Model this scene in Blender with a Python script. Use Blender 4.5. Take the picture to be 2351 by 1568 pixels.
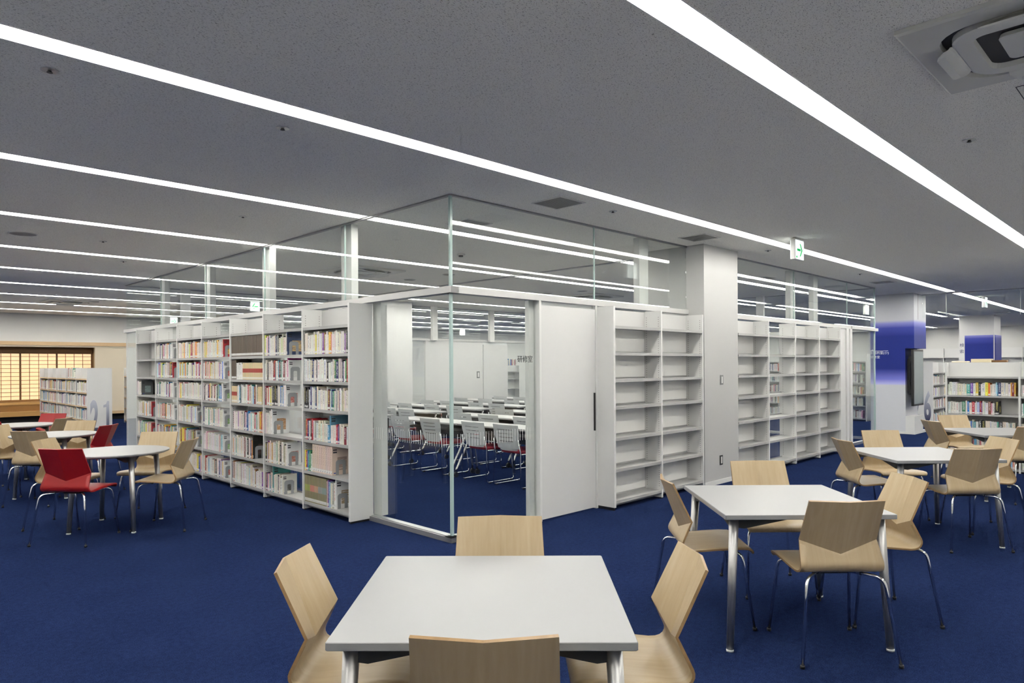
import bpy, bmesh, math, random
from mathutils import Vector, Matrix
for o in list(bpy.data.objects): bpy.data.objects.remove(o)
sc = bpy.context.scene
COL = sc.collection
R = math.radians
# ------------------------------------------------------------------ camera, light level, exposure
FPX, W_PX, H_PX = 1578.373, 2351, 1568
ro = R(-0.333)
cam_d = bpy.data.cameras.new('camera'); cam = bpy.data.objects.new('camera', cam_d); COL.objects.link(cam)
cam_d.sensor_fit = 'HORIZONTAL'; cam_d.sensor_width = 36.0; cam_d.lens = 36.0*FPX/W_PX
cam_d.shift_y = (838.22-H_PX/2)/W_PX; cam_d.clip_start = 0.05; cam_d.clip_end = 200
rt = Vector((math.cos(ro), 0, math.sin(ro))); up = Vector((-math.sin(ro), 0, math.cos(ro))); bk = Vector((0, -1, 0))
m = Matrix((rt, up, bk)).transposed().to_4x4(); m.translation = (0, 0, 1.51); cam.matrix_world = m
sc.camera = cam
wd = bpy.data.worlds.new('world'); sc.world = wd; wd.use_nodes = True
wd.node_tree.nodes['Background'].inputs[0].default_value = (0.6, 0.65, 0.75, 1); wd.node_tree.nodes['Background'].inputs[1].default_value = 0.0
sc.view_settings.view_transform = 'Standard'; sc.view_settings.look = 'None'
sc.view_settings.exposure = 0.0; sc.view_settings.gamma = 1.0; sc.view_settings.use_curve_mapping = False
sc.cycles.use_adaptive_sampling = True; sc.cycles.adaptive_threshold = 0.1; sc.cycles.adaptive_min_samples = 16; sc.cycles.max_bounces = 6; sc.cycles.diffuse_bounces = 3; sc.cycles.glossy_bounces = 3; sc.cycles.transmission_bounces = 2; sc.cycles.transparent_max_bounces = 22
LAMP = 18.4            # radiance of the ceiling light strips
# ------------------------------------------------------------------ room frame: a runs right-back, b runs left-back, origin at the glass corner
TH = R(45.215); ANG = math.pi/2-TH
U = Vector((math.sin(TH), math.cos(TH), 0)); V = Vector((-math.cos(TH), math.sin(TH), 0))
CO = Vector((-0.522, 5.902, 0)); HC = 2.98
def P(a, b, z=0.0): return CO+U*a+V*b+Vector((0, 0, z))
rnd = random.Random(7)
# ------------------------------------------------------------------ materials
MATS = {}
def newmat(name):
    m = bpy.data.materials.new(name); m.use_nodes = True
    nt = m.node_tree; return m, nt, nt.nodes['Principled BSDF']
def N(nt, t, **kw):
    n = nt.nodes.new(t)
    for k, v in kw.items():
        if k.startswith('i_'):
            key = k[2:]; key = int(key) if key.isdigit() else key
            n.inputs[key].default_value = v
        else: setattr(n, k, v)
    return n
def MT(nt, op, a, b=None, c=None, clamp=False):
    n = nt.nodes.new('ShaderNodeMath'); n.operation = op; n.use_clamp = clamp
    for i, x in enumerate((a, b, c)):
        if x is None: continue
        if isinstance(x, (int, float)): n.inputs[i].default_value = x
        else: nt.links.new(x, n.inputs[i])
    return n.outputs[0]
def MIX(nt, f, a, b):
    n = nt.nodes.new('ShaderNodeMix'); n.data_type = 'RGBA'
    for i, x in ((0, f), (6, a), (7, b)):
        if isinstance(x, (int, float)): n.inputs[i].default_value = x
        elif isinstance(x, tuple): n.inputs[i].default_value = (*x, 1) if len(x) == 3 else x
        else: nt.links.new(x, n.inputs[i])
    return n.outputs[2]
def plain(name, col, rough=0.5, metal=0.0, spec=0.5, var=0.0, vscale=3.0, coat=0.0):
    m, nt, p = newmat(name)
    p.inputs['Base Color'].default_value = (*col, 1); p.inputs['Roughness'].default_value = rough
    p.inputs['Metallic'].default_value = metal; p.inputs['Specular IOR Level'].default_value = spec
    p.inputs['Coat Weight'].default_value = coat
    tc = N(nt, 'ShaderNodeTexCoord'); nz = N(nt, 'ShaderNodeTexNoise', i_Scale=vscale, i_Detail=4.0)
    nt.links.new(tc.outputs['Object'], nz.inputs['Vector'])
    v = var or 0.02
    c = MIX(nt, nz.outputs['Fac'], tuple(x*(1-v) for x in col), tuple(min(1, x*(1+v)) for x in col))
    nt.links.new(c, p.inputs['Base Color']); MATS[name] = m; return m
plain('white', (0.64, 0.64, 0.63), 0.45)
plain('panel_white', (0.86, 0.86, 0.84), 0.45)
plain('white_gloss', (0.62, 0.62, 0.615), 0.18)
plain('wall_white', (0.60, 0.60, 0.585), 0.6)
plain('shelf_grey', (0.36, 0.36, 0.355), 0.4)
plain('laminate', (0.248, 0.252, 0.26), 0.35)
plain('table_white', (0.33, 0.335, 0.335), 0.3)
plain('laminate_edge', (0.62, 0.62, 0.66), 0.4)
plain('black', (0.012, 0.012, 0.013), 0.45)
plain('dark_gap', (0.03, 0.03, 0.03), 0.8)
plain('dark_bracket', (0.02, 0.02, 0.018), 0.5)
plain('alu', (0.55, 0.56, 0.56), 0.35, 0.9)
plain('sill_grey', (0.30, 0.30, 0.31), 0.4, 0.5)
plain('leg_metal', (0.42, 0.42, 0.42), 0.38, 0.85)
plain('chrome', (0.75, 0.76, 0.78), 0.10, 1.0)
plain('steel', (0.62, 0.62, 0.62), 0.25, 1.0)
plain('bookend_grey', (0.30, 0.31, 0.32), 0.45)
plain('plastic_grey', (0.58, 0.60, 0.60), 0.45)
plain('seat_red', (0.27, 0.010, 0.022), 0.8, var=0.15, vscale=60)
plain('seat_navy', (0.02, 0.03, 0.08), 0.8)
plain('red_shell', (0.30, 0.007, 0.009), 0.35, var=0.06, vscale=4)
plain('ac_white', (0.62, 0.62, 0.58), 0.5)
plain('ac_light', (0.70, 0.70, 0.66), 0.5)
plain('grille_dark', (0.05, 0.05, 0.05), 0.6)
plain('grille_metal', (0.30, 0.30, 0.29), 0.4, 0.3)
plain('gasket', (0.045, 0.045, 0.045), 0.7)
plain('switch_grey', (0.16, 0.165, 0.165), 0.5)
plain('rail_white', (0.50, 0.50, 0.495), 0.45)
plain('speaker_grey', (0.30, 0.29, 0.28), 0.6)
plain('cream_wall', (0.53, 0.47, 0.37), 0.7)
plain('wood_dark', (0.13, 0.06, 0.012), 0.6, var=0.2, vscale=8)
plain('screen', (0.30, 0.34, 0.35), 0.2)  # dark screen, its grey reflection put into the base colour
plain('cardboard', (0.60, 0.52, 0.36), 0.7)
plain('page', (0.72, 0.66, 0.52), 0.8)
plain('arrow_green', (0.01, 0.36, 0.06), 0.5)
plain('print_white', (0.85, 0.85, 0.88), 0.6)
plain('print_navy', (0.02, 0.03, 0.12), 0.6)
plain('print_black', (0.02, 0.02, 0.02), 0.6)
plain('film_white', (0.85, 0.85, 0.85), 0.5)
def emis(name, col, s):
    m, nt, p = newmat(name)
    p.inputs['Base Color'].default_value = (*col, 1); p.inputs['Emission Color'].default_value = (*col, 1); p.inputs['Emission Strength'].default_value = s
    MATS[name] = m; return m
emis('lamp', (1.0, 0.985, 0.94), LAMP)
emis('sign_lit', (0.93, 1.0, 1.0), 1.1)
emis('arrow_lit', (0.02, 0.62, 0.16), 0.45)
plain('trough', (0.92, 0.92, 0.90), 0.6)
def wood(name, c1, c2, rough=0.35, sx=26.0, sy=2.2):
    m, nt, p = newmat(name)
    tc = N(nt, 'ShaderNodeTexCoord'); mp = N(nt, 'ShaderNodeMapping'); mp.inputs['Scale'].default_value = (sx, sy, 1)
    oi = N(nt, 'ShaderNodeObjectInfo'); ad = N(nt, 'ShaderNodeVectorMath', operation='ADD')
    nt.links.new(tc.outputs['UV'], mp.inputs['Vector'])
    mu = MT(nt, 'MULTIPLY', oi.outputs['Random'], 37.0)
    nt.links.new(mp.outputs[0], ad.inputs[0]); nt.links.new(mu, ad.inputs[1])
    n1 = N(nt, 'ShaderNodeTexNoise', i_Scale=1.0, i_Detail=5.0, i_Distortion=1.2); nt.links.new(ad.outputs[0], n1.inputs['Vector'])
    n2 = N(nt, 'ShaderNodeTexNoise', i_Scale=4.0, i_Detail=3.0); nt.links.new(ad.outputs[0], n2.inputs['Vector'])
    rmp = N(nt, 'ShaderNodeValToRGB'); rmp.color_ramp.elements[0].position = 0.32; rmp.color_ramp.elements[1].position = 0.72
    rmp.color_ramp.elements[0].color = (*c2, 1); rmp.color_ramp.elements[1].color = (*c1, 1)
    f = MT(nt, 'ADD', MT(nt, 'MULTIPLY', n1.outputs['Fac'], 0.7), MT(nt, 'MULTIPLY', n2.outputs['Fac'], 0.3))
    nt.links.new(f, rmp.inputs[0]); nt.links.new(rmp.outputs[0], p.inputs['Base Color'])
    p.inputs['Roughness'].default_value = rough; MATS[name] = m
wood('maple', (0.435, 0.34, 0.215), (0.375, 0.282, 0.162))
wood('maple_edge', (0.33, 0.21, 0.10), (0.24, 0.145, 0.06))
wood('wood_warm', (0.50, 0.30, 0.11), (0.38, 0.20, 0.06), 0.5, 3, 20)
wood('wood_pale', (0.55, 0.40, 0.24), (0.45, 0.30, 0.16), 0.5, 3, 20)
wood('wood_mid', (0.30, 0.15, 0.04), (0.20, 0.09, 0.02), 0.5, 3, 20)
def carpet():
    m, nt, p = newmat('carpet'); tc = N(nt, 'ShaderNodeTexCoord')
    n1 = N(nt, 'ShaderNodeTexNoise', i_Scale=170.0, i_Detail=2.0); n2 = N(nt, 'ShaderNodeTexNoise', i_Scale=34.0, i_Detail=4.0); n3 = N(nt, 'ShaderNodeTexNoise', i_Scale=2.2, i_Detail=3.0)
    for n in (n1, n2, n3): nt.links.new(tc.outputs['Object'], n.inputs['Vector'])
    rmp = N(nt, 'ShaderNodeValToRGB'); e = rmp.color_ramp.elements
    e[0].position = 0.30; e[0].color = (0.0042, 0.0075, 0.0250, 1); e[1].position = 0.68; e[1].color = (0.0195, 0.033, 0.100, 1)
    f = MT(nt, 'ADD', MT(nt, 'MULTIPLY', n1.outputs['Fac'], 0.62), MT(nt, 'ADD', MT(nt, 'MULTIPLY', n2.outputs['Fac'], 0.26), MT(nt, 'MULTIPLY', n3.outputs['Fac'], 0.12)))
    nt.links.new(f, rmp.inputs[0]); nt.links.new(rmp.outputs[0], p.inputs['Base Color'])
    p.inputs['Roughness'].default_value = 1.0; p.inputs['Specular IOR Level'].default_value = 0.0
    bp = N(nt, 'ShaderNodeBump', i_Strength=0.5, i_Distance=0.004); nt.links.new(n1.outputs['Fac'], bp.inputs['Height']); nt.links.new(bp.outputs[0], p.inputs['Normal'])
    MATS['carpet'] = m
carpet()
def ceiling_mat():
    m, nt, p = newmat('ceiling_board'); tc = N(nt, 'ShaderNodeTexCoord')
    mp = N(nt, 'ShaderNodeMapping'); mp.inputs['Scale'].default_value = (105, 240, 1); mp.inputs['Rotation'].default_value = (0, 0, R(-44.8))
    nt.links.new(tc.outputs['Object'], mp.inputs['Vector'])
    n1 = N(nt, 'ShaderNodeTexNoise', i_Scale=1.0, i_Detail=2.5, i_Distortion=0.9); nt.links.new(mp.outputs[0], n1.inputs['Vector'])
    n2 = N(nt, 'ShaderNodeTexNoise', i_Scale=60.0, i_Detail=3.0); nt.links.new(tc.outputs['Object'], n2.inputs['Vector'])
    fl = N(nt, 'ShaderNodeMapRange', i_1=0.585, i_2=0.65); nt.links.new(n1.outputs['Fac'], fl.inputs[0])
    base = MIX(nt, n2.outputs['Fac'], (0.88, 0.865, 0.80), (0.96, 0.945, 0.88))
    c = MIX(nt, fl.outputs[0], base, (0.42, 0.405, 0.36))
    nt.links.new(c, p.inputs['Base Color']); p.inputs['Roughness'].default_value = 0.95; p.inputs['Specular IOR Level'].default_value = 0.1
    bp = N(nt, 'ShaderNodeBump', i_Strength=0.4, i_Distance=0.003, invert=True); nt.links.new(fl.outputs[0], bp.inputs['Height']); nt.links.new(bp.outputs[0], p.inputs['Normal'])
    MATS['ceiling_board'] = m
ceiling_mat()
def glass(name, tint):
    m = bpy.data.materials.new(name); m.use_nodes = True; nt = m.node_tree; nt.nodes.clear()
    out = N(nt, 'ShaderNodeOutputMaterial'); tr = N(nt, 'ShaderNodeBsdfTransparent'); tr.inputs[0].default_value = (*tint, 1)
    gl = N(nt, 'ShaderNodeBsdfGlossy'); gl.inputs['Roughness'].default_value = 0.0; gl.inputs[0].default_value = (0.95, 0.97, 0.96, 1)
    ge = N(nt, 'ShaderNodeNewGeometry'); dt = N(nt, 'ShaderNodeVectorMath', operation='DOT_PRODUCT')
    nt.links.new(ge.outputs['Incoming'], dt.inputs[0]); nt.links.new(ge.outputs['Normal'], dt.inputs[1])
    c = MT(nt, 'ABSOLUTE', dt.outputs['Value']); k = MT(nt, 'POWER', MT(nt, 'SUBTRACT', 1.0, c, clamp=True), 5.0)
    f = MT(nt, 'ADD', MT(nt, 'MULTIPLY', k, 0.955), 0.043, clamp=True)
    mx = N(nt, 'ShaderNodeMixShader'); nt.links.new(f, mx.inputs[0]); nt.links.new(tr.outputs[0], mx.inputs[1]); nt.links.new(gl.outputs[0], mx.inputs[2])
    nt.links.new(mx.outputs[0], out.inputs[0]); MATS[name] = m
glass('glass', (0.972, 0.985, 0.978))
def glass_edge():
    m, nt, p = newmat('glass_edge'); p.inputs['Base Color'].default_value = (0.36, 0.47, 0.45, 1); p.inputs['Roughness'].default_value = 0.15
    MATS['glass_edge'] = m
glass_edge()
def blue_paint():   # a printed band of blue that fades to white at its top and bottom edge, by real height
    m, nt, p = newmat('blue_print'); tc = N(nt, 'ShaderNodeTexCoord'); sx = N(nt, 'ShaderNodeSeparateXYZ')
    nt.links.new(tc.outputs['Object'], sx.inputs[0]); z = MT(nt, 'MULTIPLY', sx.outputs[2], 1.0/3.0)
    rmp = N(nt, 'ShaderNodeValToRGB'); e = rmp.color_ramp.elements
    wh = (0.56, 0.57, 0.61, 1)
    e[0].position = 1.03/3; e[0].color = wh; e[1].position = 2.42/3; e[1].color = wh
    for pos, c in ((1.06, (0.42, 0.42, 0.75, 1)), (1.16, (0.16, 0.17, 0.58, 1)), (1.38, (0.010, 0.022, 0.20, 1)), (2.08, (0.011, 0.024, 0.21, 1)), (2.26, (0.05, 0.065, 0.36, 1)), (2.36, (0.25, 0.26, 0.62, 1))):
        q = rmp.color_ramp.elements.new(pos/3); q.color = c
    nt.links.new(z, rmp.inputs[0]); nt.links.new(rmp.outputs[0], p.inputs['Base Color']); p.inputs['Roughness'].default_value = 0.5; p.inputs['Specular IOR Level'].default_value = 0.25; MATS['blue_print'] = m
blue_paint()
def digit_mat():    # printed number fading from pale grey at its top to navy at its foot
    m, nt, p = newmat('digit_print'); tc = N(nt, 'ShaderNodeTexCoord'); sx = N(nt, 'ShaderNodeSeparateXYZ')
    nt.links.new(tc.outputs['Object'], sx.inputs[0])
    rmp = N(nt, 'ShaderNodeValToRGB'); e = rmp.color_ramp.elements
    e[0].position = 0.15; e[0].color = (0.03, 0.035, 0.09, 1); e[1].position = 0.88; e[1].color = (0.50, 0.52, 0.60, 1)
    nt.links.new(sx.outputs[2], rmp.inputs[0]); nt.links.new(rmp.outputs[0], p.inputs['Base Color']); MATS['digit_print'] = m
digit_mat()
def paper():
    m, nt, p = newmat('shoji_paper'); tc = N(nt, 'ShaderNodeTexCoord'); nz = N(nt, 'ShaderNodeTexNoise', i_Scale=1.4, i_Detail=2.0)
    nt.links.new(tc.outputs['Object'], nz.inputs['Vector'])
    c = MIX(nt, nz.outputs['Fac'], (1.0, 0.62, 0.30), (1.0, 0.76, 0.47)); nt.links.new(c, p.inputs['Emission Color']); p.inputs['Base Color'].default_value = (.35, .24, .13, 1)
    p.inputs['Emission Strength'].default_value = 0.95; MATS['shoji_paper'] = m
paper()
def book_mat():
    m, nt, p = newmat('book_cover'); L = nt.links.new
    a1 = N(nt, 'ShaderNodeAttribute', attribute_name='Col'); a2 = N(nt, 'ShaderNodeAttribute', attribute_name='Col2')
    uv = N(nt, 'ShaderNodeUVMap'); sp = N(nt, 'ShaderNodeSeparateXYZ'); L(uv.outputs[0], sp.inputs[0]); u, v = sp.outputs[0], sp.outputs[1]
    seed = a2.outputs['Alpha']
    def rng(x, lo, hi): return MT(nt, 'MULTIPLY', MT(nt, 'GREATER_THAN', x, lo), MT(nt, 'LESS_THAN', x, hi))
    spine = MT(nt, 'LESS_THAN', u, 1.5)
    cb = N(nt, 'ShaderNodeCombineXYZ'); L(MT(nt, 'ADD', MT(nt, 'MULTIPLY', u, 3.6), MT(nt, 'MULTIPLY', seed, 91.0)), cb.inputs[0]); L(MT(nt, 'MULTIPLY', v, 44.0), cb.inputs[1]); L(MT(nt, 'MULTIPLY', seed, 53.0), cb.inputs[2])
    n1 = N(nt, 'ShaderNodeTexNoise', i_Scale=1.0, i_Detail=2.0); L(cb.outputs[0], n1.inputs['Vector'])
    tmask = MT(nt, 'MULTIPLY', MT(nt, 'GREATER_THAN', n1.outputs['Fac'], 0.515), MT(nt, 'MULTIPLY', rng(u, 0.26, 0.74), rng(v, 0.30, 0.95)))
    title = MT(nt, 'MULTIPLY', MT(nt, 'MULTIPLY', tmask, spine), MT(nt, 'LESS_THAN', seed, 0.85))
    c = MIX(nt, MT(nt, 'MULTIPLY', title, 0.72), a1.outputs['Color'], a2.outputs['Color'])
    band = MT(nt, 'MULTIPLY', MT(nt, 'MULTIPLY', rng(v, 0.42, 0.66), spine), MT(nt, 'GREATER_THAN', seed, 0.95)); c = MIX(nt, band, c, a2.outputs['Color'])
    lab = MT(nt, 'MULTIPLY', MT(nt, 'MULTIPLY', rng(v, 0.045, 0.155), rng(u, 0.06, 0.94)), MT(nt, 'MULTIPLY', spine, MT(nt, 'GREATER_THAN', seed, 0.22)))
    labc = MIX(nt, MT(nt, 'GREATER_THAN', n1.outputs['Fac'], 0.60), (0.74, 0.74, 0.70), (0.15, 0.17, 0.3)); c = MIX(nt, lab, c, labc)
    cov = MT(nt, 'MULTIPLY', MT(nt, 'GREATER_THAN', u, 1.5), MT(nt, 'LESS_THAN', u, 3.5))
    pic = MT(nt, 'MULTIPLY', MT(nt, 'MULTIPLY', rng(u, 2.28, 2.80), rng(v, 0.16, 0.62)), MT(nt, 'MULTIPLY', cov, MT(nt, 'GREATER_THAN', n1.outputs['Fac'], 0.40)))
    c = MIX(nt, MT(nt, 'MULTIPLY', pic, 0.9), c, a2.outputs['Color'])
    bars = MT(nt, 'MULTIPLY', MT(nt, 'MULTIPLY', rng(u, 2.05, 2.26), MT(nt, 'ADD', rng(v, 0.86, 0.90), rng(v, 0.77, 0.82))), cov); c = MIX(nt, bars, c, (0.03, 0.03, 0.035))
    st = MT(nt, 'MULTIPLY', MT(nt, 'MULTIPLY', rng(u, 2.08, 2.24), rng(v, 0.05, 0.085)), cov); c = MIX(nt, st, c, (0.03, 0.06, 0.35))
    L(c, p.inputs['Base Color']); p.inputs['Roughness'].default_value = 0.4; MATS['book_cover'] = m
book_mat()
# ------------------------------------------------------------------ mesh helpers
class MB:
    def __init__(s): s.v = []; s.f = []; s.m = []; s.sm = []; s.uv = None; s.col = None
    def face(s, ids, mi=0, smooth=False): s.f.append(tuple(ids)); s.m.append(mi); s.sm.append(smooth)
    def box(s, x0, x1, y0, y1, z0, z1, mi=0):
        b = len(s.v)
        s.v += [(x0,y0,z0),(x1,y0,z0),(x1,y1,z0),(x0,y1,z0),(x0,y0,z1),(x1,y0,z1),(x1,y1,z1),(x0,y1,z1)]
        for q in ((0,3,2,1),(4,5,6,7),(0,1,5,4),(1,2,6,5),(2,3,7,6),(3,0,4,7)): s.face([b+i for i in q], mi)
        return s
    def bbox(s, x0, x1, y0, y1, z0, z1, r=0.006, mi=0):      # box with chamfered vertical edges and top
        def ring(z, i): return [(x0+i+r,y0+i,z),(x1-i-r,y0+i,z),(x1-i,y0+i+r,z),(x1-i,y1-i-r,z),(x1-i-r,y1-i,z),(x0+i+r,y1-i,z),(x0+i,y1-i-r,z),(x0+i,y0+i+r,z)]
        s.loft([ring(z0, r*.5), ring(z0+r*.5, 0), ring(z1-r*.5, 0), ring(z1, r*.5)], mi, caps=True); return s
    def loft(s, rings, mi=0, caps=False, smooth=False):
        b = len(s.v); n = len(rings[0])
        for r_ in rings: s.v += [tuple(p) for p in r_]
        for k in range(len(rings)-1):
            for i in range(n): s.face((b+k*n+i, b+k*n+(i+1) % n, b+(k+1)*n+(i+1) % n, b+(k+1)*n+i), mi, smooth)
        if caps: s.face([b+i for i in reversed(range(n))], mi); s.face([b+(len(rings)-1)*n+i for i in range(n)], mi)
        return s
    def cyl(s, p0, p1, r0, r1=None, n=12, mi=0, smooth=True):
        return s.tube([p0, p1], [r0, r0 if r1 is None else r1], n, mi)
    def tube(s, pts, rad, n=10, mi=0):
        pts = [Vector(p) for p in pts]
        if isinstance(rad, (int, float)): rad = [rad]*len(pts)
        rings = []; prev = None
        for i, p in enumerate(pts):
            d = (pts[min(i+1, len(pts)-1)]-pts[max(i-1, 0)]).normalized()
            if prev is None:
                prev = d.orthogonal().normalized()
            x = (prev-d*prev.dot(d)).normalized(); y = d.cross(x); prev = x
            rings.append([p+(x*math.cos(2*math.pi*k/n)+y*math.sin(2*math.pi*k/n))*rad[i] for k in range(n)])
        return s.loft(rings, mi, caps=True, smooth=True)
    def disc(s, c, r, z0, z1, n=24, mi=0):
        return s.loft([[(c[0]+r*math.cos(2*math.pi*k/n), c[1]+r*math.sin(2*math.pi*k/n), z) for k in range(n)] for z in (z0, z1)], mi, caps=True)
    def prism(s, poly, axis, t0, t1, mi=0):     # polygon extruded along an axis; poly in the other two axes
        def p3(q, t):
            if axis == 0: return (t, q[0], q[1])
            if axis == 1: return (q[0], t, q[1])
            return (q[0], q[1], t)
        return s.loft([[p3(q, t0) for q in poly], [p3(q, t1) for q in poly]], mi, caps=True)
    def mesh(s, name, mats):
        me = bpy.data.meshes.new(name); me.from_pydata(s.v, [], s.f); me.update()
        for mm in (mats if isinstance(mats, (list, tuple)) else [mats]): me.materials.append(MATS[mm])
        me.polygons.foreach_set('material_index', s.m); me.polygons.foreach_set('use_smooth', s.sm)
        if s.uv:
            l = me.uv_layers.new(name='UVMap'); l.data.foreach_set('uv', [c for f in s.uv for q in f for c in q])
        bm = bmesh.new(); bm.from_mesh(me); bmesh.ops.recalc_face_normals(bm, faces=bm.faces); bm.to_mesh(me); bm.free()
        return me
def link(name, data, parent=None, loc=(0,0,0), rz=0.0):
    o = bpy.data.objects.new(name, data); COL.objects.link(o); o.location = loc; o.rotation_euler = (0, 0, rz)
    if parent is not None: o.parent = parent
    return o
def tag(o, label=None, cat=None, group=None, kind=None):
    for k, v in (('label', label), ('category', cat), ('group', group), ('kind', kind)):
        if v: o[k] = v
    return o
def part(name, mb, mats, parent, label=None, loc=(0,0,0), rz=0.0):
    me = mb if isinstance(mb, bpy.types.Mesh) else mb.mesh(name, mats)
    o = link(name, me, parent, loc, rz)
    if label: o['label'] = label
    return o
def thing(name, label, cat, loc=(0,0,0), rz=0.0, group=None): return tag(link(name, None, None, loc, rz), label, cat, group)
def solo(name, mb, mats, label, cat, loc, rz=0.0, group=None): return tag(link(name, mb.mesh(name, mats), None, loc, rz), label, cat, group)
def struct(name, mb=None, mats=None, label=None, loc=None, rz=ANG):
    o = link(name, mb.mesh(name, mats) if mb else None, None, CO if loc is None else loc, rz)
    return tag(o, label, None, None, 'structure')
def clone(o, parent=None, loc=None, rz=None, label=None):
    c = o.copy(); COL.objects.link(c); c.parent = parent
    if loc is not None: c.location = loc
    if rz is not None: c.rotation_euler = (0, 0, rz)
    if label: c['label'] = label
    for ch in KIDS.get(o.name, []): clone(ch, c)
    return c
KIDS = {}
def index_kids():
    KIDS.clear()
    for o in COL.objects:
        if o.parent: KIDS.setdefault(o.parent.name, []).append(o)
def B(*a, **k): return MB().box(*a, **k)
ORD = ['first','second','third','fourth','fifth','sixth','seventh','eighth','ninth','tenth','eleventh','twelfth','thirteenth','fourteenth','fifteenth','sixteenth','seventeenth','eighteenth','nineteenth','twentieth']
def nth(i):
    if i < 20: return ORD[i]
    t = ['twenty','thirty','forty','fifty'][(i+1)//10-2]; r_ = (i+1) % 10
    return {'twenty':'twentieth','thirty':'thirtieth','forty':'fortieth','fifty':'fiftieth'}[t] if r_ == 0 else t+'-'+ORD[r_-1]
# ================================================================== STRUCTURE
A0, A1, B0, B1 = -5.9, 30.0, -6.3, 17.8
fl = MB(); fl.v = [(A0,B0,0),(A1,B0,0),(A1,B1+.9,0),(A0,B1+.9,0)]; fl.face((0,1,2,3)); struct('floor', fl, 'carpet', 'blue flecked carpet floor')
LINES = [-5.155,-3.0,-0.87,1.285,3.44,5.595,7.75,9.905,12.06,14.215,16.37]  # first line is unseen behind the camera, added for its light
SEGS = {}
for i, b in enumerate(LINES):
    if 0 < b < 9.0: SEGS[i] = [(-5.6,-0.035),(0.035,4.16),(4.30,10.70),(10.80,12.75),(13.15,21.6),(22.9,29.4)]
    elif b < 0: SEGS[i] = [(-5.6,12.70),(13.10,21.6),(22.9,29.4)]
    else: SEGS[i] = [(-5.6,4.10),(4.40,12.75),(13.15,21.6),(22.9,29.4)]
SW = 0.075; SD = 0.10
xs = sorted({A0, A1} | {q for s in SEGS.values() for g in s for q in g}); ys = sorted({B0, B1+.9} | {b+t for b in LINES for t in (-SW, SW)})
ce = MB(); idx = {}
for i, x in enumerate(xs):
    for j, y in enumerate(ys): idx[i, j] = len(ce.v); ce.v.append((x, y, HC))
def in_slot(x, y):
    for i, b in enumerate(LINES):
        if abs(y-b) < SW:
            return any(s < x < t for s, t in SEGS[i])
    return False
for i in range(len(xs)-1):
    for j in range(len(ys)-1):
        if not in_slot((xs[i]+xs[i+1])/2, (ys[j]+ys[j+1])/2): ce.face((idx[i,j], idx[i,j+1], idx[i+1,j+1], idx[i+1,j]))
struct('ceiling', ce, 'ceiling_board', 'grey flecked acoustic ceiling')
SEGN = ['nearest stretch', 'second stretch', 'third stretch', 'fourth stretch', 'fifth stretch', 'sixth stretch']
for i, b in enumerate(LINES):
    for k, (s, t) in enumerate(SEGS[i]):
        L_ = t-s
        o = thing('ceiling_light', f'recessed white light strip, {nth(i)} line from the near right, {SEGN[k]}', 'ceiling light', P(s, b, HC), ANG, 'recessed light strips in the ceiling')
        mb = MB(); y0, y1 = -SW, SW
        mb.v = [(0,y0,0),(L_,y0,0),(L_,y1,0),(0,y1,0),(0,y0,SD),(L_,y0,SD),(L_,y1,SD),(0,y1,SD)]
        for q in ((0,1,5,4),(2,3,7,6),(1,2,6,5),(3,0,4,7)): mb.face(q)
        # thin turned-down rim around the slot
        for c in ((0,L_,y0-.004,y0,-.004,.002),(0,L_,y1,y1+.004,-.004,.002)): mb.box(*c)
        part('trough', mb, 'trough', o)
        e0, e1 = (.10 if k else .0), L_-.10
        def strip(q):
            w_ = MB(); w_.v = q; w_.face((0,1,2,3)); return w_
        for sy, yy in ((-1, y0), (1, y1)):
            yl = yy-sy*.002
            part('side_lens', MB().prism([(yl, .001), (yl-sy*.002, .001), (yl-sy*.002, SD-.016), (yl, SD-.016)], 0, e0, e1), 'lamp', o, 'glowing side lens')  # added glow on the slot walls, throws more light sideways
            part('gasket', B(e0, e1, min(yy, yl-sy*.004), max(yy, yl-sy*.004), SD-.016, SD-.007), 'gasket', o)  # dark strip painted in for the shaded seam beside the diffuser
        part('diffuser', B(e0, e1, y0+.001, y1-.001, SD-.006, SD), 'lamp', o, 'glowing white diffuser')
def wall(name, x0, x1, y0, y1, z0, z1, mat, label): return struct(name, B(x0, x1, y0, y1, z0, z1), mat, label)
plain('near_wall_white', (0.62, 0.62, 0.60), 0.7)
wall('wall_near_left', A0-.15, A0, B0, B1, 0, HC, 'near_wall_white', 'plain white wall behind the camera on the left')
wall('wall_near_right', A0, A1, B0-.15, B0, 0, HC, 'near_wall_white', 'plain white wall behind the camera on the right')
wall('wall_far_right', A1, A1+.15, B0, B1, 0, HC, 'wall_white', 'far white wall beyond the right bookcases')
# ---- left-back wall with the shoji alcove
o = struct('wall_back_left', None, None, 'white wall with a timber beam and a lit shoji alcove')
OX0, OX1, OZ0, OZ1 = -0.98, 1.60, 0.25, 2.08
mb = MB(); mb.box(A0, A1, B1, B1+.15, 2.08, HC); part('upper_wall', mb, 'wall_white', o)
part('beam', B(A0, 6.0, B1-.06, B1, 2.125, 2.225), 'wood_pale', o, 'pale wooden beam'); part('beam_lip', B(A0, 6.0, B1-.03, B1, 2.085, 2.125), 'cream_wall', o)
part('side_panel', B(OX1, 6.0, B1, B1+.12, .25, 2.085), 'cream_wall', o, 'cream wall panel')
part('side_panel', B(6.0, A1, B1, B1+.12, 0, 2.085), 'wall_white', o)
part('side_panel', B(A0, OX0, B1, B1+.12, 0, 2.085), 'wall_white', o)
part('ledge', B(OX1, 6.0, B1-.10, B1+.12, .175, .25), 'wood_pale', o); part('toe_recess', B(A0, 6.0, B1+.12, B1+.16, 0, .24), 'dark_gap', o)
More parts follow.
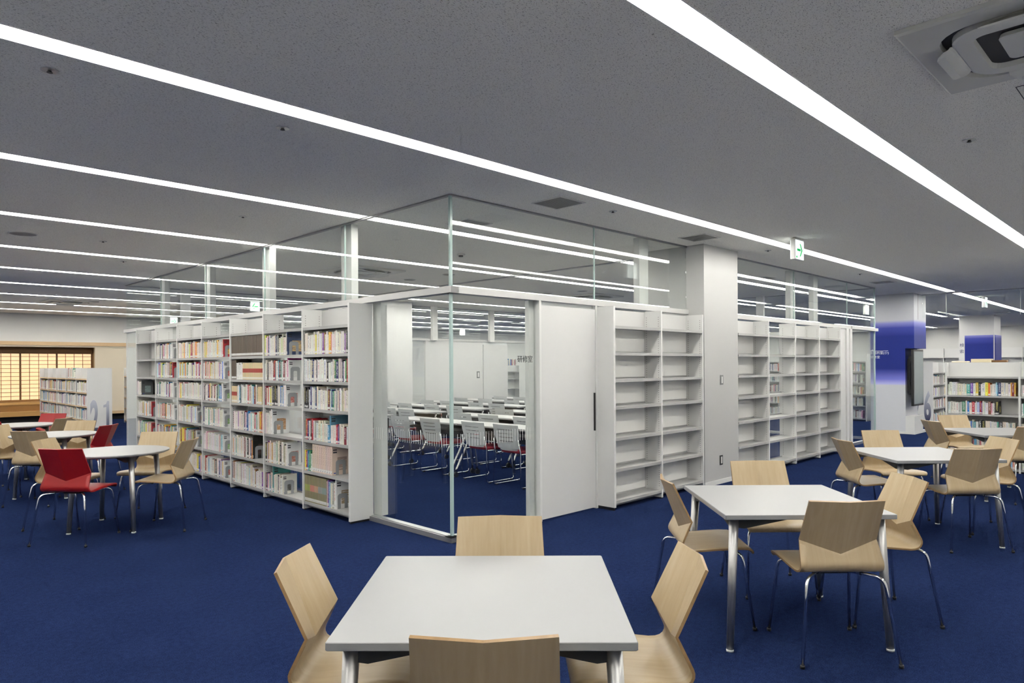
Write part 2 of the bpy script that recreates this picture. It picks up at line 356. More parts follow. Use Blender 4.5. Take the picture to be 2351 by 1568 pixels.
part('header_board', B(OX0, OX1, B1+.30, B1+.34, 1.90, 2.085), 'wood_dark', o); part('soffit', B(OX0, OX1, B1+.0, B1+.34, 2.085, 2.12), 'wood_dark', o)
part('alcove_side', B(OX1, OX1+.03, B1+.12, B1+.40, .25, 2.085), 'wood_dark', o)
part('platform', B(OX0, OX1, B1-.30, B1+.05, .225, .345), 'wood_warm', o, 'warm wooden step'); part('platform_riser', B(OX0, OX1, B1+.05, B1+.09, .345, .52), 'wood_mid', o)
part('inner_step', B(OX0, OX1, B1+.05, B1+.36, .50, .585), 'wood_warm', o); part('threshold', B(OX0, OX1, B1+.29, B1+.36, .585, .645), 'wood_mid', o)
part('platform_back', B(OX0, OX1, B1-.06, B1-.02, 0, .225), 'dark_gap', o)
pw = 0.845; zt, zb = 1.925, .635
pane = B(0, pw, 0.012, 0.018, zb, zt).mesh('paper', 'shoji_paper'); bh = B(0, pw, -.004, .012, -.006, .006).mesh('bar', 'wood_mid'); bv = B(-.006, .006, -.004, .012, zb, zt).mesh('bar', 'wood_mid'); stl = B(-.02, .02, -.02, .02, zb-.02, zt+.02).mesh('stile', 'wood_dark')
for q in range(3):
    sh = thing('shoji_screen', ['lit shoji screen partly behind the number 21 stack, rightmost in the alcove','lit shoji screen in the middle of the three seen in the alcove','lit shoji screen at the left edge of the photo'][q], 'shoji screen', P(OX1-.02-(q+1)*pw, B1+.33, 0), ANG, 'lit shoji screens in the alcove')
    part('paper', pane, None, sh, 'glowing warm paper')
    for k in range(1, 4): part('bar', bv, None, sh, loc=(k*pw/4, 0, 0))
    for k in range(1, 12): part('bar', bh, None, sh, loc=(0, 0, zb+k*(zt-zb)/12))
    part('stile', stl, None, sh, loc=(0, 0, 0))
# ================================================================== GLASS TRAINING ROOM
AE, BE = 10.75, 9.08; ZR0, ZR1 = 2.13, 2.186; GT = 0.006
PITCH = 0.92; LB = [1.22+PITCH*k for k in range(8)]           # uprights of the left run
gl = struct('wall_glass_left', None, None, 'left glass partition of the training room')
gr = struct('wall_glass_right', None, None, 'right glass partition of the training room')
gb = struct('wall_glass_back', None, None, 'back partition of the training room')
ge = struct('wall_glass_end', None, None, 'far end glass partition of the training room')
def pane(par, x0, x1, y0, y1, z0, z1):
    part('glass_pane', B(x0, x1, y0, y1, z0, z1), 'glass', par)
# left face (plane a = 0)
part('sill', B(-.05, .05, -.05, 1.27, 0, .043), 'sill_grey', gl, 'grey metal sill'); part('sill_cap', B(-.03, .03, -.03, 1.27, .043, .050), 'alu', gl)
pane(gl, -GT, GT, 0.012, 1.24, .05, ZR0)
for k in (1, 3, 5): pane(gl, -GT, GT, LB[k]+.01, LB[k+1]-.01, .05, ZR0)
pane(gl, -GT, GT, LB[7]+.02, BE, .05, ZR0)
part('sill', B(-.03, .03, LB[7], BE, 0, .05), 'sill_grey', gl)
part('rail', B(-.055, .05, -.055, 1.27, ZR0, ZR1), 'rail_white', gl, 'white rail'); part('rail', B(-.035, .05, 1.27, BE+.05, ZR0, ZR1), 'rail_white', gl)
ub = [0.012, 1.70, 3.55, 5.40, 7.26, BE]
for k in range(5): pane(gl, -GT, GT, ub[k]+.003, ub[k+1]-.003, ZR1, HC-.012)
part('top_track', B(-.018, .018, -.018, BE, HC-.014, HC), 'sill_grey', gl)
for b in (1.70, 3.55, 5.40, 7.26): part('glass_joint', B(-.008, .008, b-.004, b+.004, ZR1, HC-.012), 'glass_edge', gl)
part('corner_joint', B(-.012, .012, -.012, .012, .05, ZR0), 'glass_edge', gl); part('corner_joint', B(-.012, .012, -.012, .012, ZR1, HC-.012), 'glass_edge', gl)
for b in (1.66, 3.52, 5.38, 7.24): part('post', B(.05, .13, b, b+.20, ZR1-.05, HC), 'white', gl, 'white post inside the glass')
part('jamb', B(.03, .10, 1.10, 1.24, .05, ZR0), 'white', gl)
fs = MB()
for k in range(34): b = 0.06+k*.0335; fs.box(-.0075, -.0065, b, b+.0028, .80, .915)
tag(part('safety_stripes', fs, 'film_white', gl, 'row of thin white film stripes'), kind='stuff')
# right face (plane b = 0)
part('sill', B(-.05, 1.07, -.05, .05, 0, .043), 'sill_grey', gr); part('sill_cap', B(-.03, 1.07, -.03, .03, .043, .050), 'alu', gr)
pane(gr, 0.012, 1.055, -GT, GT, .05, ZR0)
fs = MB()
for k in range(28): a = 0.06+k*.0335; fs.box(a, a+.0028, -.0075, -.0065, .80, .915)
tag(part('safety_stripes', fs, 'film_white', gr, 'row of thin white film stripes'), kind='stuff')
part('jamb', B(.985, 1.055, .02, .07, .05, ZR0), 'white', gr); part('jamb', B(1.06, 1.088, -.05, .06, 0, ZR0), 'white', gr); part('jamb', B(1.925, 1.957, -.05, .06, 0, ZR0), 'white', gr)
part('door_track', B(1.088, 1.925, -.012, .03, 2.088, ZR0), 'plastic_grey', gr)
part('rail', B(-.05, 1.97, -.055, .05, ZR0, ZR1), 'rail_white', gr); part('rail', B(1.97, 3.80, -.035, .05, ZR0, ZR1), 'rail_white', gr); part('rail', B(4.66, 9.38, -.035, .05, ZR0, ZR1), 'rail_white', gr); part('rail', B(9.38, AE+.05, -.055, .05, ZR0, ZR1), 'rail_white', gr)
part('top_track', B(.018, 3.80, -.018, .018, HC-.014, HC), 'sill_grey', gr); part('top_track', B(4.66, AE, -.018, .018, HC-.014, HC), 'sill_grey', gr)
for x0, x1 in ((.012,1.966),(1.972,3.80),(4.66,6.99),(7.0,9.27),(9.28,AE)): pane(gr, x0, x1, -GT, GT, ZR1, HC-.012)
for a in (1.969, 6.995, 9.275): part('glass_joint', B(a-.004, a+.004, -.008, .008, ZR1, HC-.012), 'glass_edge', gr)
for a in (2.87, 6.99, 7.90): part('post', B(a, a+.18, .05, .13, ZR1-.05, HC), 'white', gr)
RB = [1.955+.902*k for k in range(3)]; RB2 = [4.66+.9*k for k in range(5)]
pane(gr, RB2[1]+.01, RB2[2]-.01, -GT, GT, .05, ZR0)
part('door_panel', B(RB2[4]+.03, 9.38, -.02, .03, 0, ZR0), 'white', gr); part('jamb', B(9.30, 9.40, -.05, .05, 0, ZR0), 'white', gr); part('jamb', B(9.14, 9.24, -.045, -.02, 0, ZR0), 'white', gr)
pane(gr, 9.40, AE, -GT, GT, .05, ZR0); part('sill', B(9.40, AE, -.03, .03, 0, .05), 'alu', gr)
part('corner_joint', B(AE-.012, AE+.012, -.012, .012, .05, HC), 'glass_edge', gr)
# end wall (a = AE) and back wall (b = BE)
pane(ge, AE-GT, AE+GT, .012, 1.6, .05, ZR0); pane(ge, AE-GT, AE+GT, 1.6, 4.4, .05, ZR0); part('panel', B(AE-.03, AE+.03, 4.4, BE, 0, ZR0), 'white_gloss', ge)
part('rail', B(AE-.05, AE+.05, 0, BE, ZR0, ZR1), 'rail_white', ge); part('sill', B(AE-.03, AE+.03, 0, BE, 0, .05), 'alu', ge)
for y0, y1 in ((.012,2.2),(2.21,4.5),(4.51,6.8),(6.81,BE)): pane(ge, AE-GT, AE+GT, y0, y1, ZR1, HC-.012)
part('top_track', B(AE-.018, AE+.018, 0, BE, HC-.014, HC), 'sill_grey', ge)
for b in (2.2, 4.5, 6.8): part('post', B(AE-.13, AE-.05, b, b+.16, ZR1-.05, HC), 'white', ge)
part('panel', B(0.0, 4.2, BE-.03, BE+.03, 0, ZR0), 'white_gloss', gb); part('panel', B(6.70, 8.62, BE-.03, BE+.03, 0, ZR0), 'white_gloss', gb, 'glossy white wall panel')
pane(gb, 4.2, 6.70, BE-GT, BE+GT, .05, ZR0); pane(gb, 9.52, AE, BE-GT, BE+GT, .05, ZR0)
part('sliding_leaf', B(8.62, 9.52, BE-.06, BE-.03, .01, 2.06), 'white_gloss', gb, 'white sliding door leaf'); part('leaf_header', B(8.62, 9.52, BE-.03, BE+.03, 2.06, ZR0), 'plastic_grey', gb)
part('rail', B(0, AE, BE-.05, BE+.05, ZR0, ZR1), 'rail_white', gb); part('top_track', B(0, AE, BE-.018, BE+.018, HC-.014, HC), 'sill_grey', gb)
for x0, x1 in ((.01,2.2),(2.21,4.4),(4.41,6.6),(6.61,8.8),(8.81,AE)): pane(gb, x0, x1, BE-GT, BE+GT, ZR1, HC-.012)
for a in (.9, 4.4, 6.85, 8.8): part('post', B(a, a+.16, BE-.13, BE-.05, ZR1-.05, HC), 'white', gb)
struct('wall_storage', B(4.0, 5.83, 8.42, BE-.06, 0, HC), 'white_gloss', 'full height glossy white wall at the back of the training room')
struct('trim_1', B(4.19, 4.25, 0.02, BE-.1, HC-.012, HC), 'sill_grey', 'dark partition track across the training room ceiling')
# sliding door of the training room
o = tag(link('door_1', None, None, CO, ANG), 'white sliding door of the training room', None, None, 'structure')
part('door_leaf', B(1.092, 1.922, -.045, -.014, .014, 2.088), 'white_gloss', o); part('handle', B(1.893, 1.905, -.062, -.045, .82, 1.215), 'black', o, 'long black vertical pull handle')
# structural columns
def column(n, a0, a1, b0, b1, mat, label):
    return struct(n, B(a0, a1, b0, b1, 0, HC), mat, label)
plain('column_white', (0.42, 0.42, 0.416), 0.5)
column('column_1', 3.80, 4.66, -.25, .60, 'column_white', 'white square column between the two empty bookcases')
struct('baseboard_column', B(3.795, 4.665, -.256, .60, 0, .055), 'white', 'white skirting round the near column')
def wallbox(name, label, a, z, lens):
    o = thing(name, label, 'switch', P(a, -.25, z), ANG)
    part('plate', B(-.036, .036, -.006, 0, -.06, .06), lens[0], o); part('rocker', B(-.014, .014, -.010, -.006, -.042, .042), lens[1], o)
wallbox('light_switch', 'grey light switch plate high on the white column', 4.22, 1.308, ('switch_grey', 'white'))
wallbox('power_outlet', 'dark power outlet plate low on the white column', 4.197, .297, ('black', 'white'))
o = thing('light_switch', 'small grey switch on the back wall inside the training room', 'switch', P(8.45, BE-.03, 1.26), ANG)
part('plate', B(-.05, .05, -.008, 0, -.09, .09), 'switch_grey', o); part('rocker', B(-.025, .025, -.012, -.008, -.06, .06), 'white', o)
# blue column with the display niche
bc = struct('column_2', None, None, 'white column with a blue printed band and a display niche')
A2, A3, Q0, Q1 = 12.40, 13.27, -.255, .60; NB = -.085; NZ0, NZ1 = .42, 1.815
part('shaft', B(A2, A3, NB, Q1, 0, HC), 'blue_print', bc, 'blue printed column face'); part('shaft_top', B(A2, A3, Q0, NB, NZ1, HC), 'blue_print', bc); part('plinth', B(A2, A3-.25, Q0, NB, 0, NZ0-.04), 'white', bc, 'white block under the niche')
part('skirting', B(A2-.006, A3+.006, Q0-.006, Q1, 0, .05), 'white', bc)
part('access_slit', B(12.68, 12.69, Q0-.002, Q0, 2.43, HC), 'grille_dark', bc)
c3 = struct('column_3', None, None, 'far white column with a blue printed panel'); part('shaft', B(21.75, 22.7, 0.02, .95, 0, HC), 'white', c3)
part('blue_panel', B(21.73, 21.75, .04, .80, .2, 2.36), 'blue_print', c3); part('blue_panel', B(21.82, 22.7, 0.0, .02, .2, 2.36), 'blue_print', c3)
# smoke screen of glass hanging from the ceiling
ss = struct('glass_smoke_screen', None, None, 'glass smoke screen hanging from the ceiling by the blue column')
for y0, y1 in ((-.30,-.26),): pass
for y0, y1 in ((-.70,-.26),(-1.98,-.71),(-3.4,-1.99),(-4.9,-3.41)): part('glass_pane', B(13.0-.004, 13.0+.004, y0, y1, HC-.50, HC-.01), 'glass', ss)
part('track', B(12.985, 13.015, -4.9, -.26, HC-.012, HC), 'sill_grey', ss)
for b in (-.705, -1.985): part('hanger', MB().cyl((13.0, b, HC-.52), (13.0, b, HC), .006, n=8), 'plastic_grey', ss)
# ================================================================== BOOKCASES AND BOOKS
SHZ = [.095, .42, .745, 1.07, 1.355, 1.635, 1.915]; DEP = .255
up_m = B(-DEP, -.005, -.012, .012, .012, 2.11).mesh('upright', 'white')
ft_m = MB().cyl((-.23, 0, 0), (-.23, 0, .014), .014, n=8).cyl((-.04, 0, 0), (-.04, 0, .014), .014, n=8).mesh('foot', 'black')
sh_m = None
def shelf_mesh(w):
    mb = MB(); mb.box(-DEP+.005, -.035, .013, w-.013, -.022, 0); mb.box(-DEP+.002, -DEP+.005, .013, w-.013, -.030, 0.0); mb.box(-.038, -.035, .013, w-.013, 0, .016); return mb.mesh('shelf', 'shelf_grey')
def holes_mesh(sgn):      # two columns of peg holes on one face of an upright
    mb = MB()
    for x in (-DEP+.035, -.06):
        z = .14
        while z < 2.04:
            y = sgn*.0122; s = .0035
            mb.v += [(x-s,y,z-s),(x+s,y,z-s),(x+s,y,z+s),(x-s,y,z+s)]; n = len(mb.v); mb.face((n-4,n-3,n-2,n-1)); z += .025
    return mb.mesh('peg_holes', 'grille_dark')
hole_m = holes_mesh(-1)
def bay(label, loc, rz, w, solid, first=False, group=None, name='bookcase'):
    # local frame: x = 0 at the partition, shelves at negative x, y from 0 to w; the seen upright stands at y = w
    o = thing(name, label, 'bookcase', loc, rz, group)
    part('upright', up_m, None, o, loc=(0, w, 0)); part('foot', ft_m, None, o, loc=(0, w, 0))
    hp = part('peg_holes', hole_m, None, o, loc=(0, w, 0)); hp['kind'] = 'stuff'
    if first:
        part('end_panel', B(-DEP-.01, -.005, -.025, .004, .02, 2.115), 'white', o, 'plain white end panel'); part('foot', B(-DEP, -.02, -.018, 0, 0, .02), 'black', o)
    for z in SHZ: part('shelf', shelf_meshes[round(w, 3)], None, o, loc=(0, 0, z))
    part('kick_brace', B(-.20, -.19, .013, w-.013, .03, .07), 'shelf_grey', o)
    if solid:
        part('back_panel', B(-.03, -.012, .004, w-.004, .06, 1.905), 'panel_white', o); part('header_panel', B(-.03, -.012, .004, w-.004, 1.925, 2.105), 'rail_white', o)
    return o
shelf_meshes = {round(PITCH, 3): shelf_mesh(PITCH), .902: shelf_mesh(.902), .9: shelf_mesh(.9)}
BAYN = ['beside the glass corner','second from the glass corner','third from the glass corner','fourth from the glass corner','fifth from the glass corner','sixth from the glass corner','farthest from the glass corner']
for k in range(7):
    bay(f'white bookcase bay full of books, {BAYN[k]}' if k < 6 else 'white bookcase bay with two empty upper shelves, farthest from the glass corner', P(0, LB[k]), ANG, PITCH, k % 2 == 0, k == 0, 'book-filled bays along the left glass wall')
# right run: mirrored so that shelves stick out towards -b and run along +a : rotate by -90 deg and mirror through scale-free layout
def bayR(label, a, w, solid, first=False):
    o = thing('bookcase', label, 'bookcase', P(a, 0), ANG, 'empty bays along the right glass wall')
    def mb2(f, mats, name, **k): return part(name, f, mats, o, **k)
    mb2(B(w-.012, w+.012, -DEP, -.005, .012, 2.11), 'white', 'upright'); mb2(MB().cyl((w, -.23, 0), (w, -.23, .014), .014, n=8), 'black', 'foot')
    hm = MB()
    for y in (-DEP+.035, -.06):
        z = .14
        while z < 2.04:
            x = w-.0122; s = .0035; hm.v += [(x,y-s,z-s),(x,y+s,z-s),(x,y+s,z+s),(x,y-s,z+s)]; n = len(hm.v); hm.face((n-4,n-3,n-2,n-1)); z += .025
    hp = mb2(hm, 'grille_dark', 'peg_holes'); hp['kind'] = 'stuff'
    if first: mb2(B(-.004, .025, -DEP-.01, -.005, .03, 2.115), 'white', 'end_panel', label='plain white end panel'); mb2(B(0, .02, -DEP, -.02, 0, .03), 'black', 'foot')
    sm = MB(); sm.box(.013, w-.013, -DEP+.005, -.035, -.022, 0); sm.box(.013, w-.013, -DEP+.002, -DEP+.005, -.030, 0); sm.box(.013, w-.013, -.038, -.035, 0, .016); me = sm.mesh('shelf', 'shelf_grey')
    for z in SHZ: part('shelf', me, None, o, loc=(0, 0, z))
    mb2(B(.013, w-.013, -.20, -.19, .03, .07), 'shelf_grey', 'kick_brace')
    if solid: mb2(B(.004, w-.004, -.03, -.012, .06, 1.905), 'panel_white', 'back_panel'); mb2(B(.004, w-.004, -.03, -.012, 1.925, 2.105), 'rail_white', 'header_panel')
bayR('empty white bookcase bay next to the sliding door', RB[0], .902, True, True)
bayR('empty white bookcase bay between the near column and the bay by the door', RB[1], .902, True)
for k in range(4): bayR(['empty white bookcase bay just right of the near column','empty white bookcase bay with a clear glass back','empty white bookcase bay right of the glass-backed one','empty white bookcase bay at the far end of the right glass wall'][k], RB2[k], .9, k != 1)
# ---- books
WHITES = [(.72,.71,.67),(.68,.67,.62),(.75,.75,.72),(.64,.61,.53),(.70,.65,.52),(.66,.66,.66)]
COLS = {'red':(.42,.02,.03),'navy':(.02,.03,.14),'blue':(.02,.16,.52),'black':(.015,.015,.018),'yellow':(.72,.58,.08),'green':(.05,.22,.12),'purple':(.18,.06,.28),'orange':(.70,.26,.03),'teal':(.05,.30,.34),'pink':(.68,.36,.38),'light blue':(.36,.55,.70),'brown':(.22,.10,.05),'grey':(.34,.34,.34),'olive':(.28,.26,.08),'maroon':(.16,.02,.03),'magenta':(.50,.04,.25)}
def pick(pal):
    r_ = rnd.random()
    if pal == 'lite': w, ks = .66, ['red','navy','navy','black','black','yellow','light blue','grey','green','orange','blue','brown','purple','teal','maroon','pink']
    elif pal == 'warm': w, ks = .60, ['pink','yellow','orange','red','light blue','purple','green']
    elif pal == 'dark': w, ks = .40, ['black','navy','red','blue','grey','brown','green','maroon','black']
    elif pal == 'pale': w, ks = .80, ['yellow','light blue','pink','purple','grey']
    elif pal == 'multi': w, ks = .36, ['red','navy','black','yellow','light blue','grey','green','orange','blue','brown','purple','pink','teal','maroon','light blue','yellow']
    else: return pal, COLS[pal]
    if r_ < w:
        c = rnd.choice(WHITES); c = tuple(min(.82, x*rnd.uniform(.92, 1.06)) for x in c); return ('cream' if c[2] < .66 else 'white'), c
    n = rnd.choice(ks); return n, tuple(min(.9, x*rnd.uniform(.75, 1.25)) for x in COLS[n])
BOOKS = []   # dict(world pos of spine corner, frame, size, colours, label ingredients)
def emit(o, run, out, t, h, d, cn, c, c2, seed, info): BOOKS.append(dict(o=o, run=run, out=out, t=t, h=h, d=d, cn=cn, c=c, c2=c2, seed=seed, info=info))
def row(origin, run, out, length, clear, spec, where):
    """origin: left end of the shelf as seen, at the front edge; run: unit vector to the right; out: unit vector towards the reader"""
    x = 0.004; n = 0; last = None
    for sg in spec:
        kind = sg[0]
        if kind == 'gap': x += sg[1]; continue
        if kind in ('mix',):
            end = sg[1]*length; pal = sg[2]; hb = sg[3] if len(sg) > 3 else min(.225, clear-.035)
            while x < end-.006:
                t = rnd.uniform(.010, .034) if rnd.random() < .8 else rnd.uniform(.03, .045)
                if x+t > length-.006: break
                h = min(clear-.02, hb*rnd.uniform(.86, 1.06)); d = rnd.uniform(.135, .165)*(h/.21)**.7
                cn, c = pick(pal); dk = sum(c) < 1.0
                c2 = rnd.choice([(.8,.8,.78),(.75,.65,.2),(.8,.8,.8)]) if dk else rnd.choice([(.06,.06,.08),(.03,.05,.25),(.45,.03,.04),(.10,.10,.12),(.55,.5,.4)])
                emit(origin+run*x-out*.012+Vector((0,0,.0005)), run, out, t, h, min(d, .215), cn, c, c2, rnd.uniform(0, .84), (where, n)); x += t+.0008; n += 1; last = h
        elif kind == 'set':
            _, cnt, cn, c, c2, h, t, sd = sg
            for q in range(cnt):
                if x+t > length-.006: break
                if cn == 'olive': c2 = [(.30,.34,.10),(.55,.22,.18),(.50,.30,.20),(.28,.30,.30),(.22,.30,.28)][min(4, q*5//cnt)]
                emit(origin+run*x-out*.010+Vector((0,0,.0005)), run, out, t, h, .19 if h < .26 else .21, cn, tuple(y*rnd.uniform(.94, 1.05) for y in c), c2, sd, (where, n)); x += t+.001; n += 1
        elif kind == 'cover':      # the last, face-showing volume of a row: a tall book whose cover is seen
            _, cn, c, c2, h = sg; t = rnd.uniform(.014, .03)
            if x+t < length-.004:
                emit(origin+run*x-out*.010+Vector((0,0,.0005)), run, out, t, h, .205 if h > .25 else .17, cn, c, c2, rnd.uniform(.3, .8), (where, n)); x += t+.001; n += 1
        elif kind == 'end':
            if x < length-.02: bookend(origin+run*(x+.001)-out*(sg[1] if len(sg) > 1 else .055), run, out, where)
    return x
def arch_mesh():
    mb = MB(); w, h, iw, ih, t = .056, .150, .022, .105, .0016; n = 8
    o_ = [(-w, 0)]+[(-w+.03-.03*math.cos(math.pi/2*k/n), h-.03+.03*math.sin(math.pi/2*k/n)) for k in range(n+1)]+[(w-.03+.03*math.sin(math.pi/2*k/n), h-.03+.03*math.cos(math.pi/2*k/n)) for k in range(n+1)]+[(w, 0)]
    i_ = [(-iw, 0)]+[(-iw+.012-.012*math.cos(math.pi/2*k/n), ih-.012+.012*math.sin(math.pi/2*k/n)) for k in range(n+1)]+[(iw-.012+.012*math.sin(math.pi/2*k/n), ih-.012+.012*math.cos(math.pi/2*k/n)) for k in range(n+1)]+[(iw, 0)]
    for y in (0, t):
        b = len(mb.v); mb.v += [(p[0], y, p[1]) for p in o_]+[(p[0], y, p[1]) for p in i_]; m_ = len(o_)
        for k in range(m_-1): mb.face((b+k, b+k+1, b+m_+k+1, b+m_+k))
    for off in (0, m_):
        for k in range(m_-1): mb.face((off+k, off+k+1, 2*m_+off+k+1, 2*m_+off+k))
    mb.box(-w, w, -.10, t, 0, .0014); return mb.mesh('bookend', 'bookend_grey')
ARCH = arch_mesh()
def bookend(pos, run, out, where):
    # x axis of the plate lies along the shelf depth, y axis along the row (towards the reader's right)
    o = link('bookend', ARCH, None, pos-out*.03, math.atan2(run.y, run.x)-math.pi/2)
    tag(o, f'grey arched metal bookend on the {where}', 'bookend', 'arched metal bookends')
WB = (.76,.76,.75); rows = {}
BR = (.085,.062,.042); BE_ = (.62,.50,.30)
PK = (.62,.51,.44)
S = rows
S[0,5] = [('mix',.93,'lite'),('set',2,'black',(.02,.02,.022),(.6,.6,.6),.215,.022,.5)]
S[0,4] = [('mix',.78,'lite'),('mix',.99,'dark')]
S[0,3] = [('mix',.10,'black'),('mix',.99,'lite')]
S[0,2] = [('mix',.20,'dark'),('mix',.58,'lite',.20),('cover','light blue',(.12,.28,.40),(.03,.08,.3),.27),('mix',.97,'lite',.195)]
S[0,1] = [('mix',.17,'multi',.2),('set',9,'pinkish beige',PK,(.33,.24,.2),.285,.043,.6),('end',.075)]
S[0,0] = [('set',16,'olive',(.24,.22,.13),(.55,.22,.18),.275,.0265,.97),('mix',.70,'pale',.27),('cover','white',(.80,.80,.79),(.32,.22,.10),.29),('end',.05)]
S[1,5] = [('mix',.60,'lite'),('cover','dark blue',(.03,.05,.12),(.62,.42,.18),.255),('end',)]
S[1,4] = [('mix',.62,'lite'),('cover','magenta',(.45,.02,.22),(.8,.8,.8),.245),('cover','white',WB,(.60,.62,.60),.225),('end',)]
S[1,3] = [('mix',.20,'multi'),('mix',.34,'black'),('mix',.55,'lite'),('cover','white',WB,(.50,.08,.05),.235),('end',)]
S[1,2] = [('mix',.16,'pale',.25),('cover','white',(.78,.78,.78),(.42,.18,.03),.28),('end',)]
S[1,1] = [('mix',.30,'lite',.24),('mix',.50,'dark',.25),('mix',.58,'lite'),('cover','white',WB,(.40,.10,.05),.25),('end',)]
S[1,0] = [('mix',.18,'lite',.21),('cover','teal',(.06,.26,.24),(.35,.04,.03),.29),('mix',.45,'lite',.20),('cover','white',(.74,.72,.64),(.05,.05,.05),.215),('end',)]
S[2,5] = [('set',23,'brown',BR,(.60,.50,.28),.245,.0385,.90)]
S[2,4] = [('set',4,'brown',BR,(.60,.50,.28),.235,.034,.90),('mix',.36,'white2',.205),('set',20,'beige',BE_,(.35,.05,.035),.20,.0285,.99)]
S[2,3] = [('set',5,'beige',BE_,(.35,.05,.035),.20,.03,.99),('cover','cream',(.66,.60,.48),(.05,.05,.3),.20),('mix',.80,'lite',.215),('set',3,'beige',(.66,.54,.30),(.40,.2,.08),.205,.05,.5)]
S[2,2] = [('gap',.05),('mix',.82,'lite',.225),('mix',.98,'warm',.235)]
S[2,1] = [('mix',.60,'lite',.24),('mix',.66,'orange',.235),('cover','black',(.016,.018,.016),(.10,.06,.05),.275),('end',)]
S[2,0] = [('mix',.10,'dark',.25),('mix',.62,'pale',.235),('cover','beige',(.60,.54,.42),(.5,.45,.35),.255),('mix',.97,'lite',.21)]
COLS['white2'] = (.76,.76,.74)
for k, pals in {3:('pale','lite','lite','lite','pale','lite'), 4:('warm','warm','pale','pale','multi','lite'), 5:('lite','multi','lite','warm','multi','lite'), 6:(None,None,'pale','lite','warm','lite')}.items():
    for j, pl in enumerate(pals):
        if pl is None: continue
        r_ = 5-j; fill = rnd.uniform(.70, .80) if k in (3, 5) or j in (3, 4) else .97
        if k == 6 and r_ == 3: S[k, r_] = [('mix',.18,'pale'),('cover','grey',(.10,.11,.11),(.3,.4,.4),.23)]; continue
        S[k, r_] = [('mix', fill, pl, .215 if r_ > 2 else .225)]
        if fill < .9: S[k, r_] += [('cover', *rnd.choice([('white',WB,(.5,.08,.06)),('red',(.40,.03,.04),(.75,.6,.2)),('yellow',(.70,.58,.10),(.8,.8,.8)),('white',WB,(.05,.25,.5)),('white',(.7,.7,.7),(.2,.4,.1))]), .225), ('end',)]
ROWN = {5:'top book shelf',4:'second shelf down',3:'third shelf down',2:'fourth shelf down',1:'fifth shelf down',0:'bottom shelf'}
for (k, r_), spec in sorted(S.items()):
    row(P(-DEP+.004, LB[k+1]-.014, SHZ[r_]), -V, -U, PITCH-.028, .255 if r_ >= 3 else .30, spec, f'{ROWN[r_]}, bay {BAYN[k]}')
# ---- other book furniture
def stack_case(name, label, a0, b0, n, w, h, dep, zs, face, group=None, endpanel=None, shelfmat='shelf_grey'):
    """free-standing double-sided stack. face '-u': runs along b from b0 (near end) ; face '-v': runs along a from a0"""
    o = thing(name, label, 'bookcase', P(a0, b0), ANG, group)
    def bx(x0, x1, y0, y1, z0, z1, mat, nm, lb=None):
        if face == '-v': x0, x1, y0, y1 = y0, y1, x0, x1
        return part(nm, B(x0, x1, y0, y1, z0, z1), mat, o, lb)
    bx(dep*.48, dep*.52, 0, n*w, .05, h, 'white', 'back_panel')
    for k in range(n+1): bx(0, dep, k*w-.012, k*w+.012, 0, h-.004, 'white', 'upright')
    for k in range(n):
        for z in zs: bx(.0, dep, k*w+.013, (k+1)*w-.013, z-.025, z, shelfmat, 'shelf')
        bx(.10, dep-.10, k*w+.013, (k+1)*w-.013, h-.012, h, 'white', 'top_board')
        bx(.10, .112, k*w+.013, (k+1)*w-.013, zs[-1], h-.012, 'white', 'header_panel')
        bx(.04, dep-.04, k*w+.013, (k+1)*w-.013, 0, .04, 'dark_gap', 'toe_kick')
    if endpanel: bx(0, dep, -.04, -.012, 0, h, 'white', 'end_panel', endpanel)
    return o
def text_mesh(s, size, name='lettering', depth=.0008, spacing=1.0, bold=0.0):
    cu = bpy.data.curves.new('t', 'FONT'); cu.offset = bold; cu.body = s; cu.size = size; cu.extrude = depth; cu.resolution_u = 6; cu.space_character = spacing; cu.space_line = .95
    ob = bpy.data.objects.new('t', cu); COL.objects.link(ob); dg = bpy.context.evaluated_depsgraph_get(); me = bpy.data.meshes.new_from_object(ob.evaluated_get(dg)); bpy.data.objects.remove(ob)
    me.name = name; return me
def put_text(s, size, mat, name, parent, loc, right, upv=(0,0,1), sx=1.0, sz=None, spacing=1.0, fit=None):
    me = text_mesh(s, size, name, spacing=spacing, bold=.035 if fit else 0.0); me.materials.clear(); me.materials.append(MATS[mat])
    xs_ = [v.co.x for v in me.vertices]; ys_ = [v.co.y for v in me.vertices]
    if not xs_: return None
    x0, y0 = min(xs_), min(ys_); fx = fit[0]/(max(xs_)-x0) if fit else sx; fz = fit[1]/(max(ys_)-y0) if fit else (sz or 1.0)
    r_ = Vector(right); u_ = Vector(upv); n_ = r_.cross(u_)
    for v in me.vertices:
        c = Vector(loc)+r_*((v.co.x-x0)*fx)+u_*((v.co.y-y0)*fz)+n_*v.co.z; v.co = c
    return link(name, me, parent)
Z21 = [.07,.40,.69,.98,1.27]
s21 = stack_case('bookcase', 'low white book stack with number 21 on its end panel', .014, 11.86, 5, .90, 1.50, .461, Z21, '-u', 'free-standing numbered stacks', 'white end panel printed with 21', 'wood_pale')
put_text('2', 1, 'digit_print', 'printed_number', s21, (.05, -.0415, .09), (1,0,0), fit=(.155, .74)); part('printed_number', MB().prism([(.35,.09),(.405,.09),(.405,.80),(.365,.80),(.345,.735),(.295,.715),(.295,.665),(.35,.675)], 1, -.0415, -.0405), 'digit_print', s21)
for k in range(5):
    for z, c in zip(Z21[:-1], (.30,.26,.26,.26)): row(P(.014+.006, 11.86+(k+1)*.9-.014, z), -V, -U, .87, c, [('mix', .97, 'multi' if k > 2 else 'lite', .225), ], 'stack 21')
